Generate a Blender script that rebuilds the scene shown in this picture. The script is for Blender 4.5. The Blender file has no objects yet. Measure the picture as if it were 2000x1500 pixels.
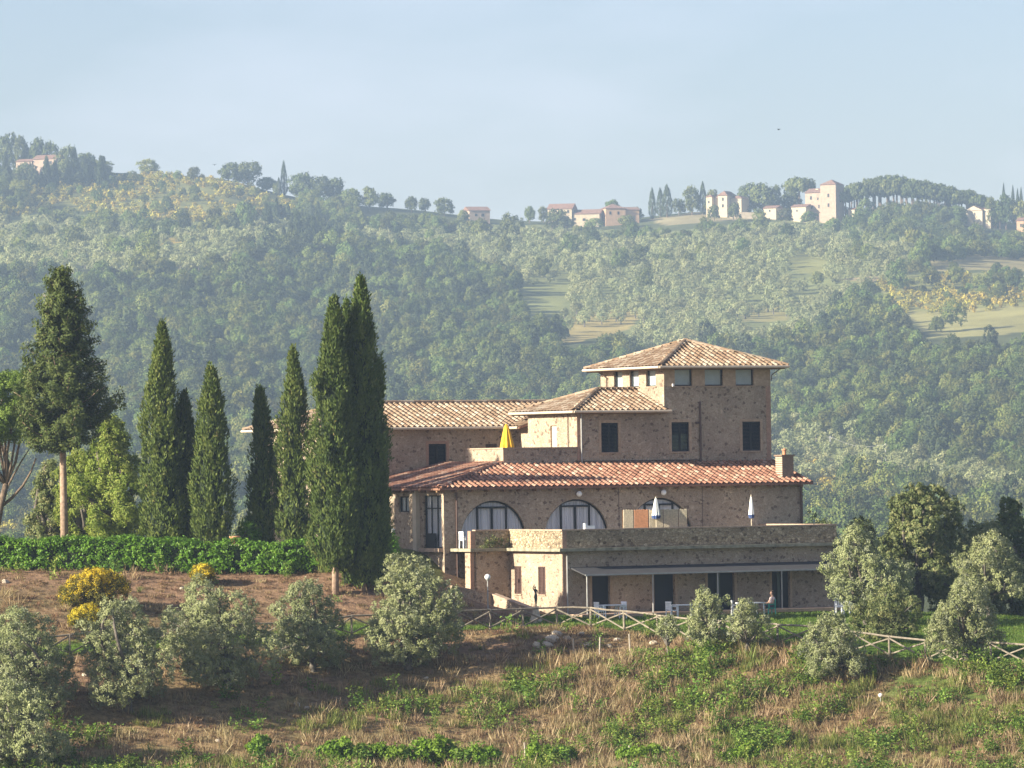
import bpy, math, random
import numpy as np
from mathutils import Vector, Matrix

# ------------------------------------------------------------------ camera, sky, sun, exposure
sc = bpy.context.scene
COL = sc.collection
F_PX, ROLL, EYE = 10360.0, math.radians(0.8), 7.0
PITCH = math.atan(170 / F_PX)
cam_data = bpy.data.cameras.new('camera')
cam = bpy.data.objects.new('camera', cam_data)
COL.objects.link(cam)
cam_data.sensor_width = 36.0
cam_data.lens = 36.0 * F_PX / 2000.0
cam_data.clip_start, cam_data.clip_end = 1.0, 20000.0
cam.matrix_world = (Matrix.Translation((0, 0, EYE)) @ Matrix.Rotation(math.radians(90) + PITCH, 4, 'X')
                    @ Matrix.Rotation(-ROLL, 4, 'Z'))
sc.camera = cam

SUN_EL, SUN_A = math.radians(21.0), math.radians(26.0)     # sun low on the left, a little on the camera's side
SUN_DIR = Vector((-math.cos(SUN_A) * math.cos(SUN_EL), -math.sin(SUN_A) * math.cos(SUN_EL), math.sin(SUN_EL)))
world = bpy.data.worlds.new('World')
sc.world = world
world.use_nodes = True
wn = world.node_tree.nodes
bg = wn['Background']
sky = wn.new('ShaderNodeTexSky')
sky.sky_type = 'NISHITA'
sky.sun_disc = False
sky.sun_elevation = SUN_EL
sky.sun_rotation = math.atan2(SUN_DIR.x, SUN_DIR.y)
sky.altitude = 200
sky.air_density, sky.dust_density, sky.ozone_density = 1.0, 1.3, 2.2
wb = wn.new('ShaderNodeMix')                     # camera white balance of the sky light
wb.data_type, wb.blend_type = 'RGBA', 'MULTIPLY'
wb.inputs[0].default_value = 1.0
cl = wn.new('ShaderNodeTexNoise')                # faint thin cloud
tcw = wn.new('ShaderNodeTexCoord')
mpw = wn.new('ShaderNodeMapping')
mpw.inputs['Scale'].default_value = (5, 5, 16)
cl.inputs['Scale'].default_value = 1.6
cl.inputs['Detail'].default_value = 5
cr_ = wn.new('ShaderNodeMapRange')
cr_.inputs['From Min'].default_value, cr_.inputs['From Max'].default_value = 0.42, 0.75
cr_.inputs['To Max'].default_value = 0.3
cm = wn.new('ShaderNodeMix')
cm.data_type = 'RGBA'
cm.inputs[7].default_value = (8.2, 8.6, 9.2, 1)
wl_ = world.node_tree.links.new
wl_(tcw.outputs['Generated'], mpw.inputs['Vector'])
wl_(mpw.outputs[0], cl.inputs['Vector'])
wl_(cl.outputs[0], cr_.inputs['Value'])
wl_(cr_.outputs[0], cm.inputs[0])
wl_(sky.outputs[0], cm.inputs[6])
wb.inputs[7].default_value = (1.01, 0.93, 1.02, 1)
world.node_tree.links.new(cm.outputs[2], wb.inputs[6])
world.node_tree.links.new(wb.outputs[2], bg.inputs[0])
bg.inputs[1].default_value = 0.058
sun_data = bpy.data.lights.new('sun', 'SUN')
sun_data.energy = 5.0
sun_data.angle = math.radians(0.55)
sun_data.color = (1.0, 0.93, 0.75)
sun = bpy.data.objects.new('sun', sun_data)
COL.objects.link(sun)
sun.rotation_euler = SUN_DIR.to_track_quat('Z', 'Y').to_euler()
sc.view_settings.view_transform = 'Standard'
sc.view_settings.look = 'None'
sc.view_settings.exposure = 1.5
sc.view_settings.gamma = 1.0
sc.cycles.use_denoising = True
sc.cycles.max_bounces = 6
sc.cycles.diffuse_bounces = 3
sc.cycles.transparent_max_bounces = 6
sc.cycles.volume_bounces = 0
sc.cycles.sample_clamp_indirect = 4.0

RNG = np.random.default_rng(7)
random.seed(7)

# ------------------------------------------------------------------ pixel <-> place helpers (photo pixels, 2000 x 1500)
CAMP = np.array([0, 0, EYE])
_W = np.array([0, math.cos(PITCH), math.sin(PITCH)])
_U0 = np.array([0, -math.sin(PITCH), math.cos(PITCH)])
_R0 = np.array([1.0, 0, 0])
_R = _R0 * math.cos(ROLL) - _U0 * math.sin(ROLL)
_U = _R0 * math.sin(ROLL) + _U0 * math.cos(ROLL)


def ray(px, py):
    d = _W + _R * (px - 1000) / F_PX - _U * (py - 750) / F_PX
    return d / d[1]


def at(px, py, D):
    return CAMP + ray(px, py) * D


def proj(p):
    q = np.asarray(p, float) - CAMP
    k = q @ _W
    return 1000 + F_PX * (q @ _R) / k, 750 - F_PX * (q @ _U) / k


# ------------------------------------------------------------------ object helpers
def tag(o, label=None, cat=None, group=None, kind=None):
    if label: o['label'] = label
    if cat: o['category'] = cat
    if group: o['group'] = group
    if kind: o['kind'] = kind
    return o


def empty(name, loc=(0, 0, 0), rz=0.0, parent=None):
    o = bpy.data.objects.new(name, None)
    COL.objects.link(o)
    o.location = loc
    o.rotation_euler = (0, 0, rz)
    o.parent = parent
    o.empty_display_size = 0.3
    return o


def link(name, mesh, mat=None, parent=None, collection=None):
    o = bpy.data.objects.new(name, mesh)
    (collection or COL).objects.link(o)
    if mat is not None and len(mesh.materials) == 0:
        mesh.materials.append(mat)
    o.parent = parent
    return o


class MB:
    """collects faces for one mesh object"""

    def __init__(s):
        s.v, s.f, s.r = [], [], []

    def add(s, vs, fs, rnd=None):
        b = len(s.v)
        s.v += [tuple(map(float, p)) for p in vs]
        s.f += [tuple(b + i for i in f) for f in fs]
        r = random.random() if rnd is None else rnd
        s.r += [r] * len(fs)
        return s

    def box(s, a0, a1, d0, d1, z0, z1, M=None, rnd=None):
        vs = [(a, d, z) for z in (z0, z1) for d in (d0, d1) for a in (a0, a1)]
        if M: vs = [M(*p) for p in vs]
        return s.add(vs, [(0, 2, 3, 1), (4, 5, 7, 6), (0, 1, 5, 4), (2, 6, 7, 3), (0, 4, 6, 2), (1, 3, 7, 5)], rnd)

    def beam(s, p, q, w, h=None, up=(0, 0, 1), rnd=None):
        """a squared bar from p to q"""
        h = h or w
        p, q = Vector(p), Vector(q)
        ax = (q - p).normalized()
        sd = ax.cross(Vector(up))
        if sd.length < 1e-4: sd = ax.cross(Vector((1, 0, 0)))
        sd.normalize()
        u2 = sd.cross(ax)
        vs = []
        for e in (p, q):
            for i, j in ((-1, -1), (1, -1), (1, 1), (-1, 1)):
                vs.append(e + sd * (i * w / 2) + u2 * (j * h / 2))
        return s.add(vs, [(0, 1, 2, 3), (7, 6, 5, 4), (0, 4, 5, 1), (1, 5, 6, 2), (2, 6, 7, 3), (3, 7, 4, 0)], rnd)

    def tube(s, pts, radii, n=8, caps=True, rnd=None):
        pts = [Vector(p) for p in pts]
        if not hasattr(radii, '__len__'): radii = [radii] * len(pts)
        vs, fs = [], []
        for i, p in enumerate(pts):
            d = (pts[min(i + 1, len(pts) - 1)] - pts[max(i - 1, 0)]).normalized()
            a = d.cross(Vector((0.3, 0.9, 0.2)))
            if a.length < 1e-3: a = d.cross(Vector((1, 0, 0)))
            a.normalize()
            b = d.cross(a)
            for k in range(n):
                t = 2 * math.pi * k / n
                vs.append(p + (a * math.cos(t) + b * math.sin(t)) * radii[i])
        for i in range(len(pts) - 1):
            for k in range(n):
                k2 = (k + 1) % n
                fs.append((i * n + k, i * n + k2, (i + 1) * n + k2, (i + 1) * n + k))
        if caps:
            fs.append(tuple(range(n - 1, -1, -1)))
            fs.append(tuple((len(pts) - 1) * n + k for k in range(n)))
        return s.add(vs, fs, rnd)

    def lathe(s, c, prof, n=14, rnd=None):
        """prof: list of (radius, z)"""
        vs, fs = [], []
        for r, z in prof:
            for k in range(n):
                t = 2 * math.pi * k / n
                vs.append((c[0] + r * math.cos(t), c[1] + r * math.sin(t), c[2] + z))
        for i in range(len(prof) - 1):
            for k in range(n):
                k2 = (k + 1) % n
                fs.append((i * n + k, i * n + k2, (i + 1) * n + k2, (i + 1) * n + k))
        fs.append(tuple(range(n - 1, -1, -1)))
        fs.append(tuple((len(prof) - 1) * n + k for k in range(n)))
        return s.add(vs, fs, rnd)

    def ball(s, c, r, n=14, m=8, rnd=None):
        return s.lathe(c, [(max(1e-3, r * math.sin(math.pi * i / m)), -r * math.cos(math.pi * i / m)) for i in range(m + 1)], n, rnd)

    def build(s, name, mat, parent=None, smooth=False, collection=None):
        me = bpy.data.meshes.new(name)
        me.from_pydata(s.v, [], s.f)
        a = me.attributes.new('rnd', 'FLOAT', 'FACE')
        a.data.foreach_set('value', np.array(s.r, dtype=np.float32))
        if smooth:
            me.polygons.foreach_set('use_smooth', np.ones(len(me.polygons), dtype=bool))
        me.update()
        return link(name, me, mat, parent, collection)


def np_mesh(name, verts, nper, rnd=None):
    """mesh of loose n-gons: verts (N*nper, 3)"""
    n = len(verts) // nper
    me = bpy.data.meshes.new(name)
    me.vertices.add(n * nper)
    me.vertices.foreach_set('co', np.ascontiguousarray(verts, dtype=np.float32).ravel())
    me.loops.add(n * nper)
    me.loops.foreach_set('vertex_index', np.arange(n * nper, dtype=np.int32))
    me.polygons.add(n)
    me.polygons.foreach_set('loop_start', np.arange(0, n * nper, nper, dtype=np.int32))
    a = me.attributes.new('rnd', 'FLOAT', 'FACE')
    a.data.foreach_set('value', (RNG.random(n) if rnd is None else rnd).astype(np.float32))
    me.update(calc_edges=True)
    return me


# ------------------------------------------------------------------ materials
def new_mat(name):
    m = bpy.data.materials.new(name)
    m.use_nodes = True
    nt = m.node_tree
    return m, nt, nt.nodes['Principled BSDF'], nt.nodes['Material Output']


def nd(nt, t, **kw):
    n = nt.nodes.new(t)
    for k, v in kw.items():
        setattr(n, k, v)
    return n


def ramp(nt, stops, interp='LINEAR'):
    r = nd(nt, 'ShaderNodeValToRGB')
    r.color_ramp.interpolation = interp
    e = r.color_ramp.elements
    while len(e) < len(stops): e.new(0.5)
    for i, (p, c) in enumerate(stops):
        e[i].position = p
        e[i].color = (*c, 1)
    return r


def noise(nt, scale, detail=4, rough=0.55, vec=None):
    n = nd(nt, 'ShaderNodeTexNoise')
    n.inputs['Scale'].default_value = scale
    n.inputs['Detail'].default_value = detail
    n.inputs['Roughness'].default_value = rough
    if vec is not None: nt.links.new(vec, n.inputs['Vector'])
    return n


def mixc(nt, fac, a, b, mode='MIX'):
    m = nd(nt, 'ShaderNodeMix', data_type='RGBA', blend_type=mode)
    for s, val in ((m.inputs[0], fac), (m.inputs[6], a), (m.inputs[7], b)):
        if isinstance(val, (int, float)): s.default_value = val
        elif isinstance(val, tuple): s.default_value = (*val, 1)
        else: nt.links.new(val, s)
    return m.outputs[2]


def plain(name, col, rough=0.7, metal=0.0, var=0.12, scale=3.0, spec=0.3):
    m, nt, b, out = new_mat(name)
    tc = nd(nt, 'ShaderNodeTexCoord')
    n = noise(nt, scale, 5, 0.6, tc.outputs['Object'])
    lo = tuple(c * (1 - var * 1.6) for c in col)
    hi = tuple(min(1, c * (1 + var)) for c in col)
    r = ramp(nt, [(0.3, lo), (0.7, hi)])
    nt.links.new(n.outputs[0], r.inputs[0])
    nt.links.new(r.outputs[0], b.inputs['Base Color'])
    b.inputs['Roughness'].default_value = rough
    b.inputs['Metallic'].default_value = metal
    b.inputs['Specular IOR Level'].default_value = spec
    return m


def foliage(name, stops, trans=0.3, back=None, objvar=0.25, rough=0.6, tr_tint=(1.15, 1.25, 0.6)):
    """leaf material: colour by leaf, a little by plant, light passing through"""
    m, nt, b, out = new_mat(name)
    at_ = nd(nt, 'ShaderNodeAttribute', attribute_name='rnd')
    r = ramp(nt, stops)
    nt.links.new(at_.outputs['Fac'], r.inputs[0])
    oi = nd(nt, 'ShaderNodeObjectInfo')
    mr = nd(nt, 'ShaderNodeMapRange')
    mr.inputs['To Min'].default_value = 1 - objvar
    mr.inputs['To Max'].default_value = 1 + objvar
    nt.links.new(oi.outputs['Random'], mr.inputs['Value'])
    hs = nd(nt, 'ShaderNodeHueSaturation')
    hm_ = nd(nt, 'ShaderNodeMath', operation='MULTIPLY')
    hm_.inputs[1].default_value = 13.7
    nt.links.new(oi.outputs['Random'], hm_.inputs[0])
    hf = nd(nt, 'ShaderNodeMath', operation='FRACT')
    nt.links.new(hm_.outputs[0], hf.inputs[0])
    hr = nd(nt, 'ShaderNodeMapRange')
    hr.inputs['To Min'].default_value = .5 - .09 * objvar
    hr.inputs['To Max'].default_value = .5 + .05 * objvar
    nt.links.new(hf.outputs[0], hr.inputs['Value'])
    nt.links.new(hr.outputs[0], hs.inputs['Hue'])
    nt.links.new(mr.outputs[0], hs.inputs['Value'])
    nt.links.new(r.outputs[0], hs.inputs['Color'])
    col = hs.outputs[0]
    if back:
        g = nd(nt, 'ShaderNodeNewGeometry')
        col = mixc(nt, g.outputs['Backfacing'], col, back)
    nt.links.new(col, b.inputs['Base Color'])
    b.inputs['Roughness'].default_value = rough
    b.inputs['Specular IOR Level'].default_value = 0.12
    if trans > 0:
        tr = nd(nt, 'ShaderNodeBsdfTranslucent')
        nt.links.new(mixc(nt, 1.0, col, tr_tint, 'MULTIPLY'), tr.inputs['Color'])
        mx = nd(nt, 'ShaderNodeMixShader')
        mx.inputs[0].default_value = trans
        nt.links.new(b.outputs[0], mx.inputs[1])
        nt.links.new(tr.outputs[0], mx.inputs[2])
        nt.links.new(mx.outputs[0], out.inputs['Surface'])
    return m


def stone(name, a, b_, dark, scale=3.2, mortar=(0.42, 0.36, 0.27), bump=0.6, brick=0.0):
    """rubble masonry: rounded stones of several tones in pale mortar, a few dark ones"""
    m, nt, b, out = new_mat(name)
    tc = nd(nt, 'ShaderNodeTexCoord')
    mp = nd(nt, 'ShaderNodeMapping')
    mp.inputs['Scale'].default_value = (1, 1, 1.2)
    nt.links.new(tc.outputs['Object'], mp.inputs['Vector'])
    wob = noise(nt, 2.2, 3, 0.6, mp.outputs[0])
    vadd = nd(nt, 'ShaderNodeVectorMath', operation='MULTIPLY_ADD')
    vadd.inputs[1].default_value = (0.25, 0.25, 0.25)
    nt.links.new(wob.outputs['Color'], vadd.inputs[0])
    nt.links.new(mp.outputs[0], vadd.inputs[2])
    vo = nd(nt, 'ShaderNodeTexVoronoi')
    vo.inputs['Scale'].default_value = scale
    vo.inputs['Randomness'].default_value = 0.95
    nt.links.new(vadd.outputs[0], vo.inputs['Vector'])
    ve = nd(nt, 'ShaderNodeTexVoronoi', feature='DISTANCE_TO_EDGE')
    ve.inputs['Scale'].default_value = scale
    ve.inputs['Randomness'].default_value = 0.95
    nt.links.new(vadd.outputs[0], ve.inputs['Vector'])
    sx = nd(nt, 'ShaderNodeSeparateColor')
    nt.links.new(vo.outputs['Color'], sx.inputs[0])
    st = ramp(nt, [(0.0, dark), (0.1, dark), (0.13, a), (0.5, b_), (0.8, a), (1.0, tuple(min(1, c * 1.25) for c in b_))])
    nt.links.new(sx.outputs[0], st.inputs[0])
    em = nd(nt, 'ShaderNodeMapRange')
    em.inputs['From Min'].default_value = 0.03
    em.inputs['From Max'].default_value = 0.11
    nt.links.new(ve.outputs['Distance'], em.inputs['Value'])
    c1 = mixc(nt, em.outputs[0], mortar, st.outputs[0])
    fine = noise(nt, 14, 5, 0.7, tc.outputs['Object'])
    fr_ = ramp(nt, [(0.28, (0.6, 0.58, 0.56)), (0.72, (1.25, 1.24, 1.22))])
    nt.links.new(fine.outputs[0], fr_.inputs[0])
    c2 = mixc(nt, 1.0, c1, fr_.outputs[0], 'MULTIPLY')
    big = noise(nt, 0.45, 3, 0.5, tc.outputs['Object'])
    br = ramp(nt, [(0.3, (0.74, 0.71, 0.7)), (0.7, (1.14, 1.1, 1.04))])
    nt.links.new(big.outputs[0], br.inputs[0])
    c3 = mixc(nt, 1.0, c2, br.outputs[0], 'MULTIPLY')
    nt.links.new(c3, b.inputs['Base Color'])
    b.inputs['Roughness'].default_value = 0.9
    b.inputs['Specular IOR Level'].default_value = 0.15
    hm = nd(nt, 'ShaderNodeMath', operation='MULTIPLY_ADD')
    nt.links.new(fine.outputs[0], hm.inputs[0])
    hm.inputs[1].default_value = 0.5
    nt.links.new(em.outputs[0], hm.inputs[2])
    bp = nd(nt, 'ShaderNodeBump')
    bp.inputs['Strength'].default_value = bump
    bp.inputs['Distance'].default_value = 0.04
    nt.links.new(hm.outputs[0], bp.inputs['Height'])
    nt.links.new(bp.outputs[0], b.inputs['Normal'])
    return m


def brickwork(name, a, b_):
    m, nt, b, out = new_mat(name)
    tc = nd(nt, 'ShaderNodeTexCoord')
    mp = nd(nt, 'ShaderNodeMapping')
    mp.inputs['Rotation'].default_value = (math.radians(90), 0, 0)
    nt.links.new(tc.outputs['Object'], mp.inputs['Vector'])
    bt = nd(nt, 'ShaderNodeTexBrick')
    bt.inputs['Scale'].default_value = 4.0
    bt.inputs['Color1'].default_value = (*a, 1)
    bt.inputs['Color2'].default_value = (*b_, 1)
    bt.inputs['Mortar'].default_value = (0.42, 0.35, 0.27, 1)
    bt.inputs['Mortar Size'].default_value = 0.012
    nt.links.new(mp.outputs[0], bt.inputs['Vector'])
    n = noise(nt, 6, 5, 0.7, tc.outputs['Object'])
    r = ramp(nt, [(0.3, (0.75, 0.73, 0.7)), (0.7, (1.15, 1.12, 1.1))])
    nt.links.new(n.outputs[0], r.inputs[0])
    nt.links.new(mixc(nt, 1.0, bt.outputs[0], r.outputs[0], 'MULTIPLY'), b.inputs['Base Color'])
    b.inputs['Roughness'].default_value = 0.9
    return m


def tile_mat(name, stops, single):
    m, nt, b, out = new_mat(name)
    r = ramp(nt, stops)
    if single:
        s = nd(nt, 'ShaderNodeObjectInfo').outputs['Random']
    else:
        s = nd(nt, 'ShaderNodeAttribute', attribute_name='rnd').outputs['Fac']
    nt.links.new(s, r.inputs[0])
    g = nd(nt, 'ShaderNodeNewGeometry')
    n = noise(nt, 1.3, 6, 0.7, g.outputs['Position'])
    lr = ramp(nt, [(0.42, (1, 1, 1)), (0.62, (0.62, 0.6, 0.55)), (0.8, (1.1, 1.08, 0.95))])
    nt.links.new(n.outputs[0], lr.inputs[0])
    nt.links.new(mixc(nt, 0.8, r.outputs[0], lr.outputs[0], 'MULTIPLY'), b.inputs['Base Color'])
    b.inputs['Roughness'].default_value = 0.85
    b.inputs['Specular IOR Level'].default_value = 0.2
    return m


M = {}
M['stone'] = stone('stone_wall', (0.37, 0.292, 0.222), (0.44, 0.36, 0.285), (0.21, 0.158, 0.125), 5.6, (0.43, 0.365, 0.285))
M['parapet'] = stone('parapet_stone', (0.34, 0.27, 0.18), (0.52, 0.44, 0.32), (0.18, 0.14, 0.1), 5.5, (0.34, 0.28, 0.2), bump=1.0)
M['brick'] = brickwork('brick', (0.38, 0.23, 0.16), (0.3, 0.175, 0.125))
M['palebrick'] = brickwork('pale_brick', (0.43, 0.32, 0.22), (0.38, 0.27, 0.185))
M['shadebrick'] = brickwork('dark_brick', (0.22, 0.15, 0.1), (0.16, 0.11, 0.08))  # chimney brick with the chimney's shade put into its colour
OLD = [(0.0, (0.25, 0.165, 0.11)), (0.35, (0.31, 0.215, 0.145)), (0.7, (0.38, 0.28, 0.2)), (1.0, (0.46, 0.38, 0.29))]
RED = [(0.0, (0.23, 0.11, 0.075)), (0.4, (0.32, 0.16, 0.11)), (0.8, (0.39, 0.22, 0.15)), (1.0, (0.48, 0.34, 0.26))]
M['tile_old'] = tile_mat('old_roof_tiles', OLD, False)
M['tile_red'] = tile_mat('red_roof_tiles', RED, False)
M['tile_single'] = tile_mat('red_roof_tile', RED, True)
M['under'] = plain('tile_pan', (0.25, 0.13, 0.085), 0.9, var=0.25, scale=5)
M['gutter'] = plain('gutter_metal', (0.55, 0.45, 0.34), 0.5, var=0.08)
M['pipe'] = plain('brown_pipe', (0.09, 0.055, 0.045), 0.5)
M['palepipe'] = plain('grey_pipe', (0.36, 0.35, 0.33), 0.5)
M['wood'] = plain('rafter_wood', (0.22, 0.13, 0.07), 0.8, var=0.25, scale=8)
M['dark'] = plain('dark_paint', (0.01, 0.011, 0.015), 0.6)
M['shutter'] = plain('brown_shutter', (0.075, 0.042, 0.035), 0.6)
M['darkshutter'] = plain('dark_shutter', (0.01, 0.0105, 0.016), 0.6)
M['greendoor'] = plain('green_door', (0.07, 0.09, 0.075), 0.5)
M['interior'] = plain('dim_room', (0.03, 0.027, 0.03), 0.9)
M['white'] = plain('white_plastic', (0.86, 0.86, 0.86), 0.4, var=0.05)
M['render'] = plain('cream_render', (0.55, 0.46, 0.34), 0.9, var=0.1, scale=1.5)
M['slab'] = plain('terrace_slab', (0.3, 0.27, 0.19), 0.9, var=0.35, scale=2.5)
M['coping'] = plain('coping_stone', (0.4, 0.29, 0.21), 0.85, var=0.2, scale=3)
M['awning'] = plain('grey_awning', (0.05, 0.048, 0.052), 0.8, var=0.12, scale=1.2)
M['floor'] = plain('terrace_floor', (0.36, 0.3, 0.23), 0.9)
M['pavement'] = plain('brick_paving', (0.4, 0.27, 0.2), 0.9, var=0.2)
M['yellow'] = plain('yellow_canvas', (0.82, 0.45, 0.035), 0.85, var=0.12)
M['canvas'] = plain('white_canvas', (0.78, 0.77, 0.72), 0.85, var=0.05)
M['blue'] = plain('blue_canvas', (0.05, 0.08, 0.19), 0.8)
M['reed'] = plain('reed_screen', (0.56, 0.48, 0.35), 0.9, var=0.2, scale=12)
M['reedorange'] = plain('orange_screen', (0.58, 0.28, 0.15), 0.9, var=0.15, scale=9)
M['terracotta'] = plain('terracotta', (0.45, 0.22, 0.12), 0.85)
M['fence'] = plain('weathered_wood', (0.25, 0.21, 0.16), 0.85, var=0.3, scale=6)
M['bronze'] = plain('bronze', (0.055, 0.055, 0.06), 0.5, metal=0.3)
M['globe'] = plain('opal_glass', (0.8, 0.8, 0.78), 0.25, var=0.03)
M['bark'] = plain('bark', (0.16, 0.115, 0.08), 0.95, var=0.35, scale=6)
M['pinebark'] = plain('pine_bark', (0.3, 0.21, 0.15), 0.95, var=0.3, scale=5)
M['olivebark'] = plain('olive_bark', (0.13, 0.11, 0.09), 0.95, var=0.35, scale=9)
M['rock'] = plain('pale_rock', (0.45, 0.38, 0.29), 0.95, var=0.25, scale=6)
M['green'] = plain('green_plastic', (0.05, 0.42, 0.3), 0.4)
M['skin'] = plain('skin', (0.5, 0.3, 0.21), 0.6, var=0.04)
M['hair'] = plain('hair', (0.06, 0.04, 0.03), 0.7)
M['cloth'] = plain('pale_cloth', (0.62, 0.5, 0.47), 0.85)
M['denim'] = plain('dark_trousers', (0.06, 0.065, 0.09), 0.9)


def glass_mat():
    m, nt, b, out = new_mat('window_glass')
    b.inputs['Base Color'].default_value = (0.2, 0.23, 0.26, 1)
    b.inputs['Roughness'].default_value = 0.06
    b.inputs['Specular IOR Level'].default_value = 0.9
    tp = nd(nt, 'ShaderNodeBsdfTransparent')
    mx = nd(nt, 'ShaderNodeMixShader')
    mx.inputs[0].default_value = 0.85
    nt.links.new(b.outputs[0], mx.inputs[1])
    nt.links.new(tp.outputs[0], mx.inputs[2])
    nt.links.new(mx.outputs[0], out.inputs['Surface'])
    return m


def curtain_mat():
    m, nt, b, out = new_mat('curtain')
    tc = nd(nt, 'ShaderNodeTexCoord')
    w = nd(nt, 'ShaderNodeTexNoise')
    mp = nd(nt, 'ShaderNodeMapping')
    mp.inputs['Scale'].default_value = (7, 7, 0.25)
    nt.links.new(tc.outputs['Object'], mp.inputs['Vector'])
    nt.links.new(mp.outputs[0], w.inputs['Vector'])
    w.inputs['Scale'].default_value = 1.0
    r = ramp(nt, [(0.35, (0.6, 0.6, 0.63)), (0.65, (0.85, 0.85, 0.87))])
    nt.links.new(w.outputs[0], r.inputs[0])
    nt.links.new(r.outputs[0], b.inputs['Base Color'])
    b.inputs['Roughness'].default_value = 0.9
    return m


M['glass'] = glass_mat()
M['curtain'] = curtain_mat()
M['blind'] = plain('reflection_blind', (0.62, 0.68, 0.66), 0.8, var=0.05)  # pale sheet behind panes; their grey-green reflection is put into its colour

M['cypress'] = foliage('cypress_leaf', [(0, (0.045, 0.07, 0.018)), (0.5, (0.09, 0.125, 0.03)), (0.85, (0.145, 0.17, 0.045)), (1, (0.22, 0.17, 0.07))], 0.2, objvar=0.15)
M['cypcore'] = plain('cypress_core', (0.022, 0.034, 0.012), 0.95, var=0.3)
M['olive'] = foliage('olive_leaf', [(0, (0.144, 0.169, 0.064)), (0.5, (0.229, 0.249, 0.113)), (1, (0.338, 0.345, 0.193))], 0.2, back=(0.27, 0.285, 0.2), objvar=0.12, tr_tint=(1.1, 1.2, 0.7))
M['bay'] = foliage('bay_leaf', [(0, (0.078, 0.103, 0.036)), (0.5, (0.139, 0.167, 0.064)), (1, (0.310, 0.293, 0.134))], 0.22, objvar=0.1)
M['conifer'] = foliage('cedar_needle', [(0, (0.036, 0.057, 0.015)), (0.6, (0.080, 0.104, 0.028)), (1, (0.136, 0.152, 0.048))], 0.2, objvar=0.1)
M['pine'] = foliage('pine_needle', [(0, (0.05, 0.085, 0.015)), (0.6, (0.12, 0.19, 0.03)), (1, (0.19, 0.25, 0.06))], 0.25, objvar=0.08)
M['willow'] = foliage('willow_leaf', [(0, (0.114, 0.166, 0.028)), (0.5, (0.229, 0.278, 0.055)), (1, (0.378, 0.391, 0.110))], 0.35, objvar=0.1)
M['laurel'] = foliage('laurel_leaf', [(0, (0.05, 0.12, 0.012)), (0.6, (0.11, 0.23, 0.022)), (1, (0.22, 0.35, 0.06))], 0.25, objvar=0.05, rough=0.4)
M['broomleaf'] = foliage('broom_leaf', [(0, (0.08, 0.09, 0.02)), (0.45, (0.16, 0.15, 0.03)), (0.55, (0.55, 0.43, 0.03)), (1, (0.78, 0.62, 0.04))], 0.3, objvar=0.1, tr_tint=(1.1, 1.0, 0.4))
M['vine'] = foliage('vine_leaf', [(0, (0.076, 0.139, 0.013)), (0.6, (0.170, 0.271, 0.032)), (1, (0.272, 0.361, 0.072))], 0.4, objvar=0.1)
M['weed'] = foliage('weed_leaf', [(0, (0.059, 0.109, 0.017)), (0.5, (0.123, 0.197, 0.037)), (1, (0.235, 0.300, 0.072))], 0.35, objvar=0.4)
M['straw'] = foliage('straw', [(0, (0.196, 0.137, 0.073)), (0.5, (0.304, 0.231, 0.123)), (1, (0.441, 0.357, 0.213))], 0.35, objvar=0.3, tr_tint=(1.1, 1.0, 0.75))
M['grass'] = foliage('lawn_grass', [(0, (0.06, 0.11, 0.02)), (0.5, (0.12, 0.19, 0.035)), (1, (0.2, 0.26, 0.07))], 0.4, objvar=0.3)
M['oak'] = foliage('oak_leaf', [(0, (0.055, 0.085, 0.019)), (0.5, (0.105, 0.136, 0.033)), (1, (0.172, 0.180, 0.052))], 0.22, objvar=0.5)
M['faroliv'] = foliage('grove_leaf', [(0, (0.151, 0.174, 0.076)), (0.5, (0.233, 0.248, 0.114)), (1, (0.343, 0.336, 0.173))], 0.2, objvar=0.22)
M['farpine'] = foliage('far_pine_leaf', [(0, (0.042, 0.058, 0.018)), (0.6, (0.091, 0.111, 0.034)), (1, (0.154, 0.163, 0.054))], 0.15, objvar=0.2)
M['farcyp'] = foliage('far_cypress_leaf', [(0, (0.024, 0.039, 0.016)), (1, (0.075, 0.091, 0.033))], 0.08, objvar=0.15)

# ------------------------------------------------------------------ terrain
_PERM = np.random.default_rng(3).random((256, 256))


def vnoise(x, y):
    x, y = np.asarray(x, float), np.asarray(y, float)
    xi, yi = np.floor(x).astype(int), np.floor(y).astype(int)
    fx, fy = x - xi, y - yi
    fx, fy = fx * fx * (3 - 2 * fx), fy * fy * (3 - 2 * fy)
    a = _PERM[xi % 256, yi % 256]
    b = _PERM[(xi + 1) % 256, yi % 256]
    c = _PERM[xi % 256, (yi + 1) % 256]
    d = _PERM[(xi + 1) % 256, (yi + 1) % 256]
    return (a * (1 - fx) + b * fx) * (1 - fy) + (c * (1 - fx) + d * fx) * fy


def fbm(x, y, n=4):
    s, a, t = 0, 1, 0
    for i in range(n):
        s = s + a * vnoise(x * 2 ** i + 17.3 * i, y * 2 ** i + 9.1 * i)
        t += a
        a *= 0.5
    return s / t


def sstep(a, b, x):
    t = np.clip((np.asarray(x, float) - a) / (b - a), 0, 1)
    return t * t * (3 - 2 * t)


THETA = math.radians(29.3)
HOUSE = np.array([2.53, 280.0, 0.0])
HU = np.array([math.cos(THETA), math.sin(THETA), 0])
HV = np.array([-math.sin(THETA), math.cos(THETA), 0])


def hw(u, v, z=0.0):
    return HOUSE + HU * u + HV * v + np.array([0, 0, z])


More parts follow.
